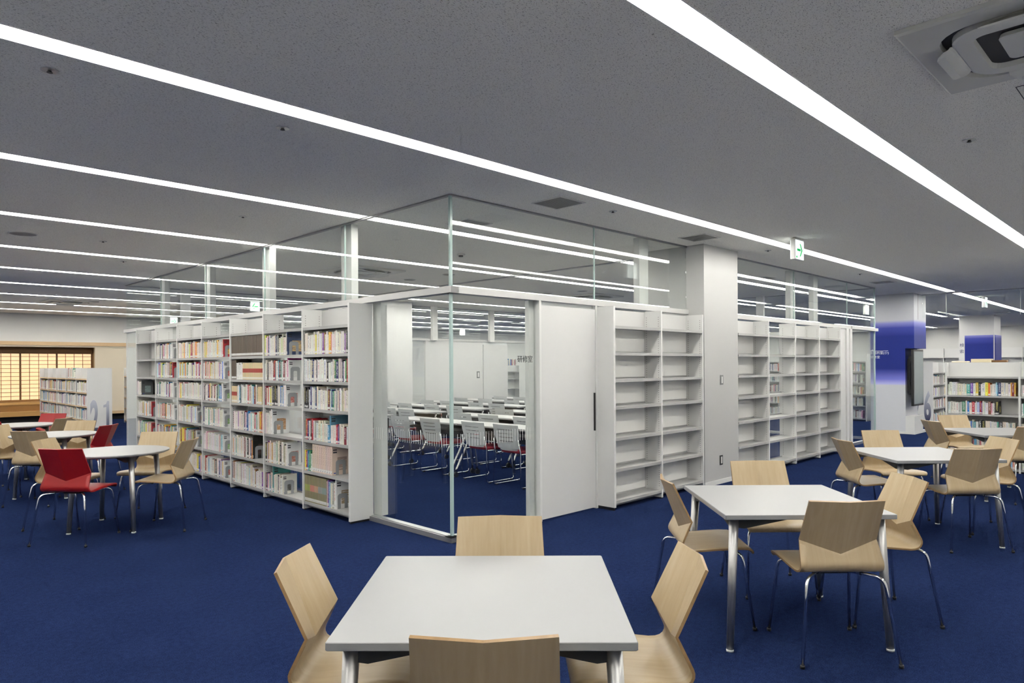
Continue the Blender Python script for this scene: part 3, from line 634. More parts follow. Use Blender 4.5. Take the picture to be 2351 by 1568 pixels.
row(P(.02, 12.76+.86, Z21[-1]), -V, -U, .80, .30, [('gap', .1), ('mix', .75, 'lite', .225)], 'stack 21')
stack_case('bookcase', 'low white book stack seen through the glass left of the long bookcase', 1.95, 11.86, 5, .90, 1.50, .461, Z21, '-u', 'free-standing numbered stacks', 'plain white end panel', 'wood_pale')
for k in range(2):
    for z in Z21[:-1]: row(P(1.956, 11.86+(k+1)*.9-.014, z), -V, -U, .87, .26, [('mix', .95, 'lite', .215)], 'stack left')
ZR = [.05,.26,.52,.785,1.045,1.31]
sR = stack_case('bookcase', 'low white bookcase of paperbacks at the right edge of the photo', 7.634, -3.65, 2, .86, 1.51, .50, ZR, '-u', None)
for k in range(2):
    for j, z in enumerate(ZR[:-1]):
        row(P(7.642, -3.65+(k+1)*.86-.014, z), -V, -U, .83, .23, [('mix', .98 if j != 3 else .72, 'lite' if j > 1 else 'multi', .175)], 'paperback case')
b_top = solo('cardboard_tray', MB().bbox(-.08,.08,-.12,.12,0,.05), 'cardboard', 'tan cardboard tray lying on top of the paperback bookcase', 'tray', P(7.88, -2.32, 1.51), ANG)
solo('folded_paper', MB().bbox(-.07,.07,-.10,.10,0,.02), 'page', 'small stack of cream paper lying on top of the paperback bookcase', 'paper', P(7.88, -2.06, 1.51), ANG)
solo('glasses_case', MB().bbox(-.05,.05,-.09,.09,0,.03), 'wood_dark', 'dark brown box lying on top of the paperback bookcase', 'box', P(7.88, -2.53, 1.51), ANG)
s6 = stack_case('bookcase', 'tall white book stack with number 26 on its end panel behind the display', 15.04, .04, 5, .90, 1.51, .47, [.07,.40,.69,.98,1.27], '-v', 'free-standing numbered stacks', 'white end panel printed with 26')
put_text('6', 1, 'digit_print', 'printed_number', s6, (-.0415, .19, .09), (0,-1,0), fit=(.15, .75)); put_text('2', 1, 'digit_print', 'printed_number', s6, (-.0415, .43, .09), (0,-1,0), fit=(.15, .75))
for k in range(4):
    for z in (.07,.40,.69,.98): row(P(15.04+k*.9+.014, .046, z), U, -V, .87, .26, [('mix', .70 if z > .5 else .9, 'lite', .21)], 'stack 26')
# wall bookcases seen through the far end of the training room, and along the far right wall
sE = stack_case('bookcase', 'tall white bookcase seen through the glass left of the blue column', 15.2, 1.6, 5, .90, 1.75, .46, [.07,.40,.70,1.0,1.30,1.56], '-u', None)
for k in range(5):
    for z in (.07,.40,.70,1.0,1.30): row(P(15.206, 1.6+(k+1)*.9-.014, z), -V, -U, .87, .25, [('mix', .9, 'lite', .21)], 'case beyond')
stack_case('bookcase', 'empty white wall bookcase along the far right wall', A1-.48, -4.0, 9, .90, 2.1, .46, [.07,.40,.73,1.06,1.39,1.72], '-u', None)
sB = stack_case('bookcase', 'white book stack behind the back wall of the training room, right of the sliding door', 9.0, 11.6, 4, .90, 1.50, .46, [.07,.40,.73,1.06,1.30], '-v', None)
for k in range(4): row(P(9.0+k*.9+.014, 11.7, 1.50), U, -V, .87, .3, [('mix', .96, 'dark', .21)], 'stack behind')
for k in range(3): row(P(9.0+k*.9+.014, 11.606, .73), U, -V, .87, .3, [('mix', .8, 'dark', .21)], 'stack behind')
sC = stack_case('bookcase', 'white book stack behind the back wall of the training room, left of the white panel', 5.4, 11.6, 2, .90, 2.0, .46, [.07,.40,.73,1.06,1.39,1.70], '-v', None)
for k in range(2):
    for z in (.07,.40,.73,1.06): row(P(5.4+k*.9+.014, 11.606, z), U, -V, .87, .3, [('mix', .9, 'pale', .24)], 'stack behind left')
# ---- turn the book list into objects: the 300 that show largest singly, the rest as one object
def book_geo(bk, mb, uvs, c1, c2):
    o, ru, out, t, h, d = bk['o'], bk['run'], bk['out'], bk['t'], bk['h'], bk['d']
    inn = -out; z = Vector((0,0,1)); b = len(mb.v); e = .0022; ins = .003
    pts = []
    def q(x, y, zz): return tuple(o+ru*x+inn*y+z*zz)
    # cover: spine + two boards (boxes), page block inset
    quads = []
    def quad(p, uv, mi):
        n = len(mb.v); mb.v.extend(p); mb.face((n, n+1, n+2, n+3), mi); uvs.append(uv)
        c1.extend([(*bk['c'], 1)]*4); c2.extend([(*bk['c2'], bk['seed'])]*4)
    cw = min(.006, t*.24); rd = min(.0035, t*.16)
    quad([q(0,0,0), q(cw,-rd,0), q(cw,-rd,h), q(0,0,h)], [(0,0),(.2,0),(.2,1),(0,1)], 0); quad([q(cw,-rd,0), q(t-cw,-rd,0), q(t-cw,-rd,h), q(cw,-rd,h)], [(.2,0),(.8,0),(.8,1),(.2,1)], 0); quad([q(t-cw,-rd,0), q(t,0,0), q(t,0,h), q(t-cw,-rd,h)], [(.8,0),(1,0),(1,1),(.8,1)], 0)   # rounded spine
    quad([q(cw,-rd,h), q(t-cw,-rd,h), q(t,0,h), q(0,0,h)], [(4,.5)]*4, 0)
    quad([q(t,0,0), q(t,d,0), q(t,d,h), q(t,0,h)], [(2,0),(3,0),(3,1),(2,1)], 0)                 # right cover
    quad([q(0,d,0), q(0,0,0), q(0,0,h), q(0,d,h)], [(4,0),(5,0),(5,1),(4,1)], 0)                 # left cover
    N4 = [(4,.5)]*4
    quad([q(0,0,h), q(t,0,h), q(t,e,h), q(0,e,h)], N4, 0); quad([q(0,e,h), q(e,e,h), q(e,d,h), q(0,d,h)], N4, 0); quad([q(t-e,e,h), q(t,e,h), q(t,d,h), q(t-e,d,h)], N4, 0)   # board tops
    quad([q(e,e,h-ins), q(t-e,e,h-ins), q(t-e,d-ins,h-ins), q(e,d-ins,h-ins)], N4, 1)            # page block top
    quad([q(e,e,h), q(t-e,e,h), q(t-e,e,h-ins), q(e,e,h-ins)], N4, 0)
    quad([q(t-e,d-ins,0), q(e,d-ins,0), q(e,d-ins,h-ins), q(t-e,d-ins,h-ins)], N4, 1)            # fore edge
    quad([q(0,0,0), q(0,d,0), q(t,d,0), q(t,0,0)], N4, 0)
    quad([q(t,d,0), q(t-e,d,0), q(t-e,d,h), q(t,d,h)], N4, 0); quad([q(e,d,0), q(0,d,0), q(0,d,h), q(e,d,h)], N4, 0)
def book_mesh(name, lst, origin=None):
    mb = MB(); uvs = []; c1 = []; c2 = []
    for bk in lst: book_geo(bk, mb, uvs, c1, c2)
    if origin is not None: mb.v = [tuple(Vector(p)-origin) for p in mb.v]
    me = bpy.data.meshes.new(name); me.from_pydata(mb.v, [], mb.f); me.materials.append(MATS['book_cover']); me.materials.append(MATS['page'])
    me.polygons.foreach_set('material_index', mb.m)
    l = me.uv_layers.new(name='UVMap'); l.data.foreach_set('uv', [c for f in uvs for p in f for c in p])
    for nm, dat in (('Col', c1), ('Col2', c2)):
        at = me.color_attributes.new(nm, 'FLOAT_COLOR', 'CORNER'); at.data.foreach_set('color', [x for c in dat for x in c])
    return me
camp = Vector((0,0,1.51))
for bk in BOOKS: bk['score'] = bk['t']*bk['h']/((bk['o']-camp).length_squared)
main = [b for b in BOOKS if 'glass corner' in b['info'][0]]
main.sort(key=lambda b: -b['score']); single = main[:300]; ids = {id(b) for b in single}
for bk in single:
    where, n = bk['info']; size = 'thin ' if bk['t'] < .014 else ('thick ' if bk['t'] > .034 else '')
    ob = link('book', book_mesh('book', [bk], bk['o']), None, bk['o'])
    tag(ob, f"{size}{bk['cn'].replace('white2','white')} book, {nth(n)} from left, {where.replace(' book shelf',' shelf')}", 'book', 'books on the bays nearest the glass corner')
rest = [b for b in BOOKS if id(b) not in ids]
ob = link('books', book_mesh('books', rest)); tag(ob, 'rows of assorted books on the farther shelves', 'books', None, 'stuff')
# ================================================================== LOOSE FURNITURE
def shell_mesh(mats):
    prof = [(.246,.428),(.243,.440),(.234,.451),(.215,.4575),(.16,.459),(.06,.454),(-.03,.446),(-.085,.441),(-.112,.4425),(-.131,.449),(-.144,.460),(-.1505,.474),(-.151,.487),(-.147,.50)]
    hw = [.205,.213,.219,.222,.223,.222,.219,.216,.2145,.2135,.2125,.212,.2115,.211]
    NS = 12; NL, NU = 5, 7; rowsv = []
    for i, (y, z) in enumerate(prof): rowsv.append([(hw[i]*(2*k/NS-1), y, z) for k in range(NS+1)])
    y0, z0 = prof[-1]; slope = (-.100+.147)/(.60-.50)
    def crease(s):
        z = .537+.066*abs(s); return y0+slope*(z-z0), z
    for j in range(1, NL+1):
        f = j/NL; rr = []
        for k in range(NS+1):
            s = 2*k/NS-1; yc, zc = crease(s); z = z0+(zc-z0)*f; rr.append(((.211-.012*f)*s, y0+slope*(z-z0), z))
        rowsv.append(rr)
    for j in range(1, NU+1):
        f = j/NU; rr = []
        for k in range(NS+1):
            s = 2*k/NS-1; yc, zc = crease(s); yt = -.203-.033*(1-abs(s)); zt_ = .822-.001*(1-abs(s))
            rr.append(((.199-.009*f)*s, yc+(yt-yc)*f, zc+(zt_-zc)*f))
        rowsv.append(rr)
    n = NS+1; nr = len(rowsv); pts = [Vector(p) for rr in rowsv for p in rr]
    arc = [0.0]
    for i in range(1, nr): arc.append(arc[-1]+(Vector(rowsv[i][NS//2])-Vector(rowsv[i-1][NS//2])).length)
    nrm = []
    for i in range(nr):
        for k in range(n):
            du = Vector(rowsv[i][min(k+1, NS)])-Vector(rowsv[i][max(k-1, 0)]); dv = Vector(rowsv[min(i+1, nr-1)][k])-Vector(rowsv[max(i-1, 0)][k]); nrm.append(du.cross(dv).normalized())
    T = .0105; mb = MB(); mb.uv = []
    mb.v = [tuple(p-nn*T/2) for p, nn in zip(pts, nrm)]+[tuple(p+nn*T/2) for p, nn in zip(pts, nrm)]; off = nr*n
    def add(ids, uvl, mi, sm): mb.face(ids, mi, sm); mb.uv.append(uvl)
    for i in range(nr-1):
        for k in range(NS):
            a_, b_, c_, d_ = i*n+k, i*n+k+1, (i+1)*n+k+1, (i+1)*n+k
            uvl = [(pts[a_].x, arc[i]), (pts[b_].x, arc[i]), (pts[c_].x, arc[i+1]), (pts[d_].x, arc[i+1])]
            sm = i < len(prof)+NL-2
            add((a_, d_, c_, b_), [uvl[0], uvl[3], uvl[2], uvl[1]], 0, sm); add((a_+off, b_+off, c_+off, d_+off), uvl, 0, sm)
    edge = [k for k in range(n)]+[i*n+NS for i in range(1, nr)]+[(nr-1)*n+k for k in range(NS-1, -1, -1)]+[i*n for i in range(nr-2, 0, -1)]
    for q in range(len(edge)):
        a_, b_ = edge[q], edge[(q+1) % len(edge)]; add((a_, b_, b_+off, a_+off), [(q*.02, 0), (q*.02+.02, 0), (q*.02+.02, .01), (q*.02, .01)], 1, False)
    return mb.mesh('seat_shell', mats)
SHELL_W = shell_mesh(['maple', 'maple_edge']); SHELL_R = shell_mesh(['red_shell', 'red_shell'])
def leg_mesh(sx, sy):
    fx, fy = sx*(.228 if sy > 0 else .245), sy*.245
    tx, ty, tz = sx*.195, sy*.185, .425
    pts = [Vector((sx*.05, sy*.03, .428)), Vector((sx*.14, sy*.125, .428))]
    p1 = Vector((tx, ty, tz)); d_in = (p1-pts[1]).normalized(); foot = Vector((fx, fy, .006)); d_out = (foot-p1).normalized(); r_ = .045
    for k in range(7):
        f = k/6; pts.append((p1-d_in*r_)*(1-f)**2+p1*2*f*(1-f)+(p1+d_out*r_)*f*f)
    pts += [foot]; return MB().tube(pts, .0085, 10).mesh('leg', 'chrome')
LEGS = [(leg_mesh(sx, sy), MB().cyl((sx*(.228 if sy > 0 else .245), sy*.245, 0), (sx*(.2275 if sy > 0 else .2445), sy*.2445, .016), .0115, n=10).mesh('foot_cap', 'black')) for sx in (-1, 1) for sy in (-1, 1)]
PLATE = B(-.07, .07, -.06, .06, .415, .421).mesh('mount_plate', 'black'); PAD = MB().cyl((0,0,.421), (0,0,.438), .012, n=8).mesh('pad', 'black')
def chair(label, loc, face, red=False, group=None):
    o = thing('shell_chair', label, 'chair', (loc[0], loc[1], 0), face-math.pi/2, group)
    part('seat_shell', SHELL_R if red else SHELL_W, None, o)
    for me, cap in LEGS:
        l_ = part('leg', me, None, o); part('foot_cap', cap, None, l_)
    part('mount_plate', PLATE, None, o)
    for x, y in ((-.12,-.10),(.12,-.10),(-.12,.10),(.12,.10)): part('pad', PAD, None, o, loc=(x, y, 0))
    return o
def table(label, loc, rz, rnd_top=False, group=None):
    o = thing('round_table' if rnd_top else 'square_table', label, 'table', (loc[0], loc[1], 0), rz, group); ht = .72; hw = .447
    if rnd_top:
        n = 48; ring = lambda r_, z: [(r_*math.cos(2*math.pi*k/n), r_*math.sin(2*math.pi*k/n), z) for k in range(n)]
        mb = MB(); mb.loft([ring(.425, ht-.026), ring(.450, ht-.014), ring(.452, ht-.006), ring(.449, ht)], 0, caps=True); part('table_top', mb, 'laminate', o); q = .285; tp = .25
    else:
        mb = MB(); mb.bbox(-hw, hw, -hw, hw, ht-.025, ht, .004); part('table_top', mb, 'laminate', o); q = .42; tp = .385
    for sx in (-1, 1):
        for sy in (-1, 1):
            l_ = part('leg', MB().tube([(sx*q, sy*q, .004), (sx*tp, sy*tp, ht-.03)], [.0185, .0255], 16), 'leg_metal', o)
            part('foot_glide', MB().cyl((sx*q, sy*q, 0), (sx*q, sy*q, .012), .020, n=14), 'plastic_grey', l_)
    for s in (-1, 1):      # tapering gusset brackets under the top, along two sides
        for ax in (0, 1):
            w_ = tp-.02; poly = [(-w_, ht-.078), (-w_+.03, ht-.082), (-.10, ht-.034), (.10, ht-.034), (w_-.03, ht-.082), (w_, ht-.078), (w_, ht-.0255), (-w_, ht-.0255)]
            part('under_bracket', MB().prism(poly, 1-ax, s*tp-.012, s*tp+.012), 'dark_bracket', o)
    return o
FU, FD, FR, FL = math.pi/2, -math.pi/2, 0.0, math.pi      # facing +y, -y, +x, -x
GT_, GC = 'square white tables on the right', 'maple shell chairs at the square tables'
table('square white table in the foreground, nearest the camera', (-.087, 2.405), R(-.7), group=GT_)
table('square white table right of the foreground, second nearest', (1.56, 4.03), R(-.4), group=GT_)
table('square white table on the right in the middle distance, third nearest', (3.55, 6.00), R(.5), group=GT_)
table('square white table on the right beside the paperback bookcase, farthest of four', (5.56, 7.87), R(-.5), group=GT_)
k_ = .215
def ch(lbl, x, y, f, red=False, g=GC, tw=0.0):     # x, y: where the top of the backrest stands
    d_ = Vector((math.cos(f), math.sin(f), 0)); chair(lbl, (x+d_.x*k_, y+d_.y*k_), f+R(tw), red, g)
ch('maple chair at the foreground table, far side by the glass corner', -.059, 3.135, FD); ch('maple chair at the foreground table, cut by the bottom of the photo', -.075, 1.735, FU)
ch('maple chair at the foreground table, left side', -.805, 2.48, FR, tw=0); ch('maple chair at the foreground table, right side', .658, 2.48, FL)
ch('maple chair with its back to the camera at the second nearest square table', 1.673, 3.43, FU); ch('maple chair on the far side of the second nearest square table, by the near column', 1.729, 4.87, FD)
ch('maple chair on the left side of the second nearest square table', .915, 4.13, FR, tw=-2); ch('maple chair on the right side of the second nearest square table', 2.405, 4.147, FL)
ch('maple chair with its back to the camera at the third nearest square table', 3.716, 5.475, FU); ch('maple chair on the far side of the third nearest square table', 3.75, 7.03, FD)
ch('maple chair on the left side of the third nearest square table', 2.955, 6.205, FR); ch('maple chair on the right side of the third nearest square table', 4.478, 6.24, FL)
ch('maple chair on the left side of the farthest square table', 4.95, 8.16, FR); ch('maple chair on the far side of the farthest square table', 5.75, 9.0, FD)
ch('maple chair cut by the right edge of the photo at the farthest square table', 5.56, 7.30, FU)
GR, GC2 = 'round white tables on the left', 'shell chairs at the round tables'
table('round white table nearest the camera on the left', (-3.76, 6.53), R(4), True, GR); table('round white table in the middle of the three on the left', (-5.46, 8.20), R(4), True, GR); table('round white table farthest away at the left edge', (-6.9, 9.58), R(4), True, GR)
ch('red chair with its back to the camera at the nearest round table', -3.83, 5.82, FU, True, GC2, -2); ch('maple chair on the far side of the nearest round table, before the long bookcase', -3.745, 7.325, FD, False, GC2, 2)
ch('maple chair on the right side of the nearest round table', -3.055, 6.54, FL, False, GC2, 3); ch('maple chair on the left side of the nearest round table, behind the red chair', -4.515, 6.61, FR, False, GC2, 4)
ch('red chair on the right side of the middle round table', -4.826, 8.25, FL, True, GC2, 0); ch('maple chair with its back to the camera at the middle round table', -5.28, 7.475, FU, False, GC2, 1)
ch('maple chair on the far side of the middle round table, before the number 21', -5.59, 8.935, FD, False, GC2); ch('maple chair on the left side of the middle round table, cut by the left edge', -6.20, 8.25, FR, False, GC2)
ch('maple chair on the right side of the farthest round table', -6.12, 9.40, FL, False, GC2, 2); ch('red chair on the far side of the farthest round table', -6.90, 10.36, FD, True, GC2)
ch('red chair on the near side of the farthest round table, at the left edge', -6.75, 8.80, FU, True, GC2)
# ---- training room tables and chairs (local frame: x along +a = towards the front of the class, y along +b)
def tt_proto():
    o = thing('training_table', 'x', 'table', (0,0,0), ANG, 'white folding tables in the training room')
    mb = MB(); mb.bbox(0, .45, -.755, .755, .695, .72, .008); part('table_top', mb, 'table_white', o)
    part('modesty_panel', B(.40, .41, -.66, .66, .47, .66), 'black', o); part('under_shelf', B(.10, .38, -.66, .66, .60, .606), 'grille_dark', o)
    for s in (-1, 1):
        y = s*.715
        l_ = part('leg_frame', MB().tube([(-.05, y, .075), (-.03, y, .12), (.20, y, .50), (.24, y, .64), (.25, y, .695)], .017, 10).tube([(.34, y, .075), (.335, y, .12), (.28, y, .45), (.25, y, .62)], .015, 10), 'steel', o)
        for x in (-.05, .34): part('caster', MB().cyl((x, y-.018, .034), (x, y+.018, .034), .034, n=14).cyl((x, y, .05), (x, y, .085), .012, n=8), 'black', l_)
    return o
def tc_proto():
    o = thing('training_chair', 'x', 'chair', (0,0,0), ANG, 'white-backed stacking chairs in the training room')
    # local: x forward, origin under the seat centre
    mb = MB(); NX, NZ = 10, 40; z0, z1 = .455, .775; g = {}
    slots = (14, 20, 26, 32)
    for j in range(NZ+1):
        f = j/NZ; z = z0+(z1-z0)*f; hw = .175+.045*min(1, f*1.5)-(.03 if f < .06 else 0); x = -.205-.065*f
        for i in range(NX+1):
            s = 2*i/NX-1; g[i, j] = len(mb.v); mb.v.append((x-.035*(1-s*s)+.0, hw*s, z))
    def rowz(j): return z0+(z1-z0)*j/NZ
    off = len(mb.v); mb.v += [(p[0]-.007, p[1], p[2]) for p in mb.v[:off]]
    for j in range(NZ):
        for i in range(NX):
            if j in slots and 2 <= i <= 7: continue
            q = (g[i,j], g[i+1,j], g[i+1,j+1], g[i,j+1]); mb.face(q, 0, True); mb.face(tuple(off+t for t in reversed(q)), 0, True)
    part('backrest', mb, 'plastic_grey', o, 'white slotted plastic backrest')
    sm = MB(); ring = lambda e, z: [(.03+(.225-e)*math.copysign(abs(math.cos(t))**.55, math.cos(t)), (.225-e)*math.copysign(abs(math.sin(t))**.55, math.sin(t)), z) for t in [2*math.pi*k/24 for k in range(24)]]
    sm.loft([ring(.02,.415), ring(0,.425), ring(0,.445), ring(.03,.455)], 0, caps=True, smooth=False); part('seat', sm, 'seat_red', o, 'dark red padded seat')
    for s in (-1, 1):
        y = s*.24
        pts = [(-.262, s*.215, .60), (-.235, s*.225, .45), (-.25, y, .06), (-.238, y, .020), (-.20, y, .012), (.20, y, .012), (.235, y, .025), (.238, y, .06), (.20, s*.225, .36), (.17, s*.215, .405), (.10, s*.21, .412), (-.20, s*.21, .412)]
        f_ = part('side_frame', MB().tube(pts, .0075, 8), 'chrome', o)
        for x in (-.19, .19): part('foot_pad', B(x-.018, x+.018, y-.010, y+.010, 0, .016), 'black', f_)
    part('cross_bar', MB().tube([(.10, -.21, .412), (.10, .21, .412)], .007, 8), 'chrome', o)
    return o
tt = tt_proto(); tcp = tc_proto(); index_kids()
TA = [2.26+1.09*k for k in range(6)]; TBL = [5.46, 6.98]; TBR = [3.39, 1.86]
ROWL = ['front row nearest the glass corner','second row from the glass corner','third row from the glass corner','fourth row from the glass corner','fifth row from the glass corner','sixth row, farthest from the glass corner']
first = True
def putc(proto, name, label, a, b, flag=[set()]):
    if proto.name not in flag[0]:
        flag[0].add(proto.name); proto.location = P(a, b); proto['label'] = label; return proto
    return clone(proto, None, P(a, b), None, label)
for r_ in range(6):
    for nm, bs in (('right of the aisle', TBR), ('left of the aisle', TBL)):
        for q, b in enumerate(bs):
            if r_ == 0 and nm.startswith('left') and q == 1: continue
            if r_ >= 4 and nm.startswith('right'): continue
            putc(tt, 't', f'long white training table {nm}, {"inner" if q == 0 else "outer"} one of the {nth(r_)} row', TA[r_], b)
CHP = {0:[1.53,2.14,3.04,3.75,5.15],1:[2.20,2.95,3.55,5.00,5.52],2:[2.95,3.72,5.02,5.68,6.52,7.25],3:[5.05,5.65,6.55,7.2],4:[5.12,5.72,6.55,7.35],5:[5.7,6.55,7.2]}
CHA = {0:2.40,1:3.42,2:4.50,3:5.58,4:6.66,5:7.75}
for r_, bs in CHP.items():
    for q, b in enumerate(bs):
        putc(tcp, 'c', f'white-backed training chair, {nth(q)} from the right, {ROWL[r_]}', CHA[r_], b)
# ================================================================== CEILING FITTINGS AND SIGNS
def cassette(label, a, b, s=.95):
    o = thing('air_conditioner', label, 'air conditioner', P(a, b, HC), ANG, 'ceiling cassette air conditioners'); h = s/2
    def rr(e, r_, z, n=6):
        pts = []
        for cx, cy, a0 in ((1,1,0),(-1,1,90),(-1,-1,180),(1,-1,270)):
            for k in range(n+1):
                t = R(a0+90*k/n); pts.append((cx*(e-r_)+r_*math.cos(t), cy*(e-r_)+r_*math.sin(t), z))
        return pts
    mb = MB(); mb.loft([rr(h, .004, 0), rr(h, .004, -.018), rr(h-.012, .004, -.026), rr(.36, .17, -.026), rr(.355, .17, -.004)]); part('panel', mb, 'ac_white', o)
    part('slot', MB().loft([rr(.355, .17, -.004), rr(.30, .12, -.004)]), 'grille_dark', o)
    part('inner_panel', MB().loft([rr(.315, .14, -.004), rr(.315, .14, -.030), rr(.305, .13, -.036), rr(.235, .06, -.036), rr(.23, .06, -.010)]), 'ac_light', o)
    part('intake_gap', MB().loft([rr(.23, .06, -.012), rr(.01, .004, -.012)]), 'black', o)
    part('intake_panel', MB().loft([rr(.145, .03, -.014), rr(.15, .03, -.032), rr(.145, .03, -.036)], caps=True), 'ac_light', o)
    for k in range(4):
        t = math.pi/2*k; fl_ = MB(); n = 8
        prof = [(.298, -.020), (.318, -.040), (.352, -.060), (.384, -.064), (.386, -.056), (.356, -.050), (.330, -.034), (.312, -.012)]
        fl_.loft([[(.33+(x-.33)*g_, y, -.035+(z+.035)*g_) for x, z in prof] for y, g_ in ((-.185,.35),(-.16,.85),(-.14,1),(.14,1),(.16,.85),(.185,.35))], caps=True)
        part('louver', fl_, 'ac_light', o, rz=t)
    return o
cassette('large ceiling cassette air conditioner cut by the top right corner', .045, -4.065); cassette('ceiling cassette air conditioner seen through the glass in the training room, left', 2.06, 4.60); cassette('ceiling cassette air conditioner far left above the round tables', 0.0, 13.25); cassette('ceiling cassette air conditioner seen through the glass in the training room, right', 7.85, 4.70)
def grille(label, a, b, h=.175):
    o = thing('air_grille', label, 'air vent', P(a, b, HC), ANG, 'square ceiling air grilles')
    fr = MB()
    for c in ((-h,h,-h,-h+.012),(-h,h,h-.012,h),(-h,-h+.012,-h+.012,h-.012),(h-.012,h,-h+.012,h-.012)): fr.box(c[0], c[1], c[2], c[3], -.008, 0)
    part('frame', fr, 'ac_light', o); part('backing', B(-h+.012, h-.012, -h+.012, h-.012, -.002, 0), 'grille_dark', o)
    me = B(-h+.012, h-.012, -.007, .004, -.006, -.003).mesh('slat', 'grille_metal')
    for k in range(16): part('slat', me, None, o, loc=(0, -h+.022+k*(2*h-.04)/15, 0))
grille('square air grille in the ceiling in front of the glass corner', .905, -.44); grille('square air grille in the ceiling just inside the glass corner', .915, .80); grille('square air grille in the ceiling before the near column', 3.385, -.43); grille('square air grille in the ceiling near the blue column', 9.80, -.445)
grille('square air grille in the ceiling past the smoke screen', 20.7, -.36); grille('square air grille in the training room ceiling toward the far column', 7.6, .80)
def inv_speaker(label, a, b, r_=.105):
    o = thing('ceiling_speaker', label, 'speaker', P(a, b, HC), ANG, 'round ceiling speakers')
    part('rim', MB().loft([[(q*math.cos(2*math.pi*k/28), q*math.sin(2*math.pi*k/28), z) for k in range(28)] for q, z in ((r_, 0), (r_, -.006), (r_-.01, -.008), (r_-.01, -.003))]), 'ac_light', o); part('mesh_cover', MB().disc((0,0), r_-.01, -.005, -.002, 28), 'speaker_grey', o)
inv_speaker('round grey speaker in the ceiling at the left edge', -2.28, 4.54, .135)
for a, b, l in ((3.25,5.0,'left one of the pair'),(3.31,4.03,'right one of the pair'),(6.87,4.18,'right of the far pair'),(6.66,4.92,'left of the far pair')): inv_speaker(f'round grey speaker in the training room ceiling, {l}', a, b)
def sprinkler(label, a, b):
    o = thing('sprinkler_head', label, 'sprinkler', P(a, b, HC), ANG, 'small ceiling sprinkler heads')
    part('plate', MB().disc((0,0), .040, -.004, 0, 20), 'alu', o); part('nozzle', MB().cyl((0,0,-.004), (0,0,-.011), .009, n=10).disc((0,0), .014, -.013, -.011, 12), 'grille_dark', o)
for a, b, l in ((-3.01,-.545,'under the first long light at the far left'),(-1.80,-.56,'under the first long light, left of the glass corner'),(-.91,2.07,'left of the glass wall between two light strips'),(-1.52,4.48,'near the round speaker on the left'),(-.89,6.0,'over the farther round tables'),(1.55,-.565,'right of the near air grille'),(1.57,-3.465,'below the large air conditioner'),(4.87,-.566,'left of the hanging exit sign'),(8.28,-.555,'left of the air grille by the blue column'),(2.6,3.0,'inside the training room')): sprinkler(f'small sprinkler head in the ceiling {l}', a, b)
o = thing('smoke_detector', 'small white smoke detector in the training room ceiling', 'smoke detector', P(2.13, 2.35, HC), ANG); part('base', MB().disc((0,0), .055, -.02, 0, 20), 'ac_light', o); part('sensor', MB().disc((0,0), .030, -.036, -.02, 16), 'grille_dark', o)
o = thing('access_hatch', 'flush square access hatch in the ceiling at the right edge', 'hatch', P(.94, -4.075, HC), ANG); part('rim', B(-.225, .225, -.225, .225, -.002, 0), 'grille_dark', o); part('cover', B(-.219, .219, -.219, .219, -.004, -.002), 'ceiling_board', o)
def exit_sign(label, a, b, face, arrow, w=.24, h=.255):
    o = thing('exit_sign', label, 'exit sign', P(a, b, HC), ANG if face == '-v' else ANG-math.pi/2, 'hanging exit signs')
    # local: face looks along -y, x to the reader's right
    part('housing', MB().bbox(0, w, 0, .055, -h, -.012, .004), 'white', o); part('hanger', B(.05, w-.05, .012, .043, -.012, 0), 'plastic_grey', o); part('lit_face', B(.006, w-.006, -.004, 0, -h+.006, -.03), 'sign_lit', o, 'glowing white face')
    part('lit_face', B(.006, w-.006, .055, .059, -h+.006, -.03), 'sign_lit', o)
    d = 1 if arrow == 'right' else -1; cx, cz = w/2, -(h+.03)/2; s = w/.24
    X = lambda q: cx+d*q*s
    mb = MB(); mb.prism([(X(-.075), cz-.014), (X(.02), cz-.014), (X(.02), cz+.014), (X(-.075), cz+.014)], 1, -.0056, -.004)
    mb.prism([(X(-.005), cz+.075), (X(.020), cz+.075), (X(.075), cz), (X(.042), cz)], 1, -.0056, -.004); mb.prism([(X(-.005), cz-.075), (X(.042), cz), (X(.075), cz), (X(.020), cz-.075)], 1, -.0056, -.004)
    part('arrow', mb, 'arrow_lit', o, 'green arrow')
    mk = MB(); 
    for q in range(3): mk.box(.016+q*.014, .026+q*.014, -.0052, -.004, -h+.016, -h+.04)
    part('mark', mk, 'arrow_lit', o)
exit_sign('hanging exit sign with right arrow beside the near column', 4.17, -1.215, '-v', 'right'); exit_sign('exit sign with left arrow seen through the glass above the long bookcase', 2.83, 10.33, '-v', 'left', .22, .24); exit_sign('exit sign with right arrow seen above the far end of the long bookcase', 3.22, 16.6, '-v', 'right', .22, .24)
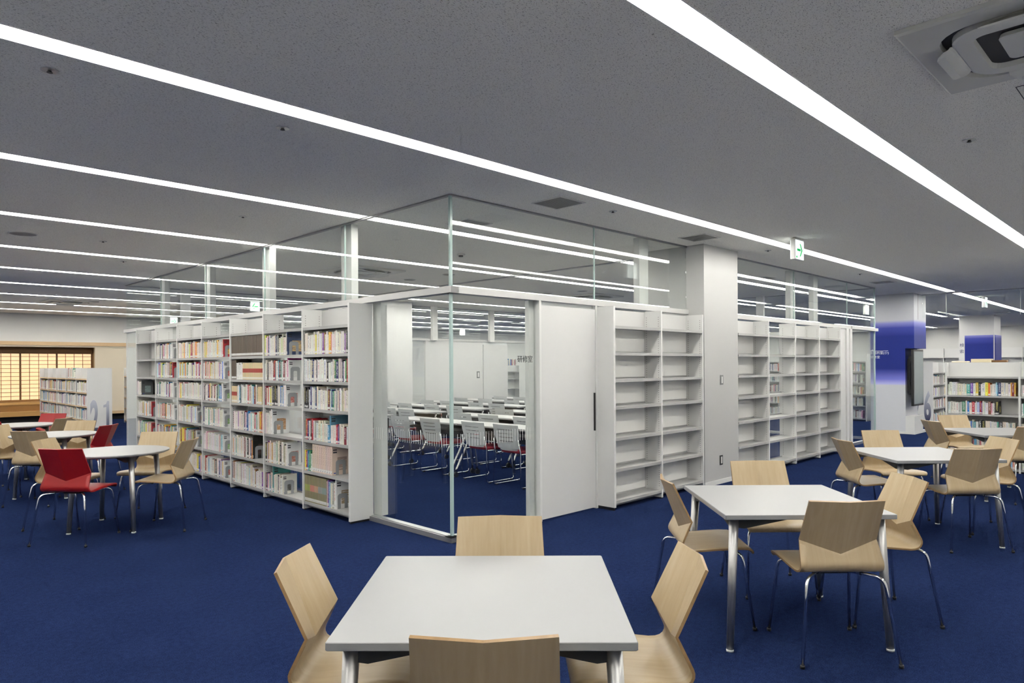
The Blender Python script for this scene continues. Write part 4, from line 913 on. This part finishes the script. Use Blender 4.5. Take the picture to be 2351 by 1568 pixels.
exit_sign('far exit sign under the light strip right of the blue column', 14.3, -1.15, '-v', 'right'); exit_sign('exit sign seen through the glass just left of the blue column', 14.6, 1.41, '-v', 'right')
exit_sign('tiny exit sign far behind the training room back wall', 14.2, 16.5, '-v', 'right')
# display in the column niche
o = thing('display_monitor', 'black wall display mounted in the niche of the blue column', 'monitor', P(12.30, -.235, .60), ANG)
part('bezel', MB().bbox(.02, .72, -.03, .02, 0, 1.19, .004), 'black', o); part('screen', B(.05, .69, -.032, -.03, .04, 1.15), 'screen', o, 'dark glass screen'); part('rear_box', B(.16, .62, .02, .10, .25, 1.05), 'black', o); part('wall_bracket', B(.22, .52, .10, .148, .30, 1.0), 'dark_gap', o)
for k in range(5): part('cable', MB().tube([(.14, .05+.012*k, .95-.1*k), (.10+.01*k, .06, .80-.1*k), (.15, .07, .62-.07*k)], .006, 6), 'dark_gap', o)
# lettering on the blue column, the far column and the glass
lt = tag(link('wayfinding_sign', None, None, P(12.40, .63, 1.70), ANG), 'white arrow and room names lettered on the blue column', 'sign')
part('arrow_line', B(-.002, 0, -.385, -.02, .068, .076), 'print_white', lt); part('arrow_head', MB().prism([(-.02, .076), (-.095, .076), (-.075, .105)], 0, -.002, 0), 'print_white', lt)
put_text('多目的室(小)', .068, 'print_white', 'lettering', lt, (-.001, -.02, -.012), (0,-1,0)); put_text('研修室', .068, 'print_white', 'lettering', lt, (-.001, -.02, -.092), (0,-1,0))
lk = tag(link('search_sign', None, None, P(21.74, .93, 1.9), ANG), 'vertical navy lettering on the far blue panelled column', 'sign')
part('backing', B(-.012, .01, -.135, .02, -1.7, .46), 'white', lk)
put_text('検', .13, 'print_navy', 'lettering', lk, (-.0135, .0, .10), (0,-1,0)); put_text('索', .13, 'print_navy', 'lettering', lk, (-.0135, .0, -.10), (0,-1,0))
lg = tag(link('room_name_lettering', None, None, P(.80, 0, 1.565), ANG), 'black room name lettering on the glass beside the sliding door', 'sign')
put_text('研修室', .07, 'print_black', 'lettering', lg, (0, -.0085, -.03), (1,0,0))
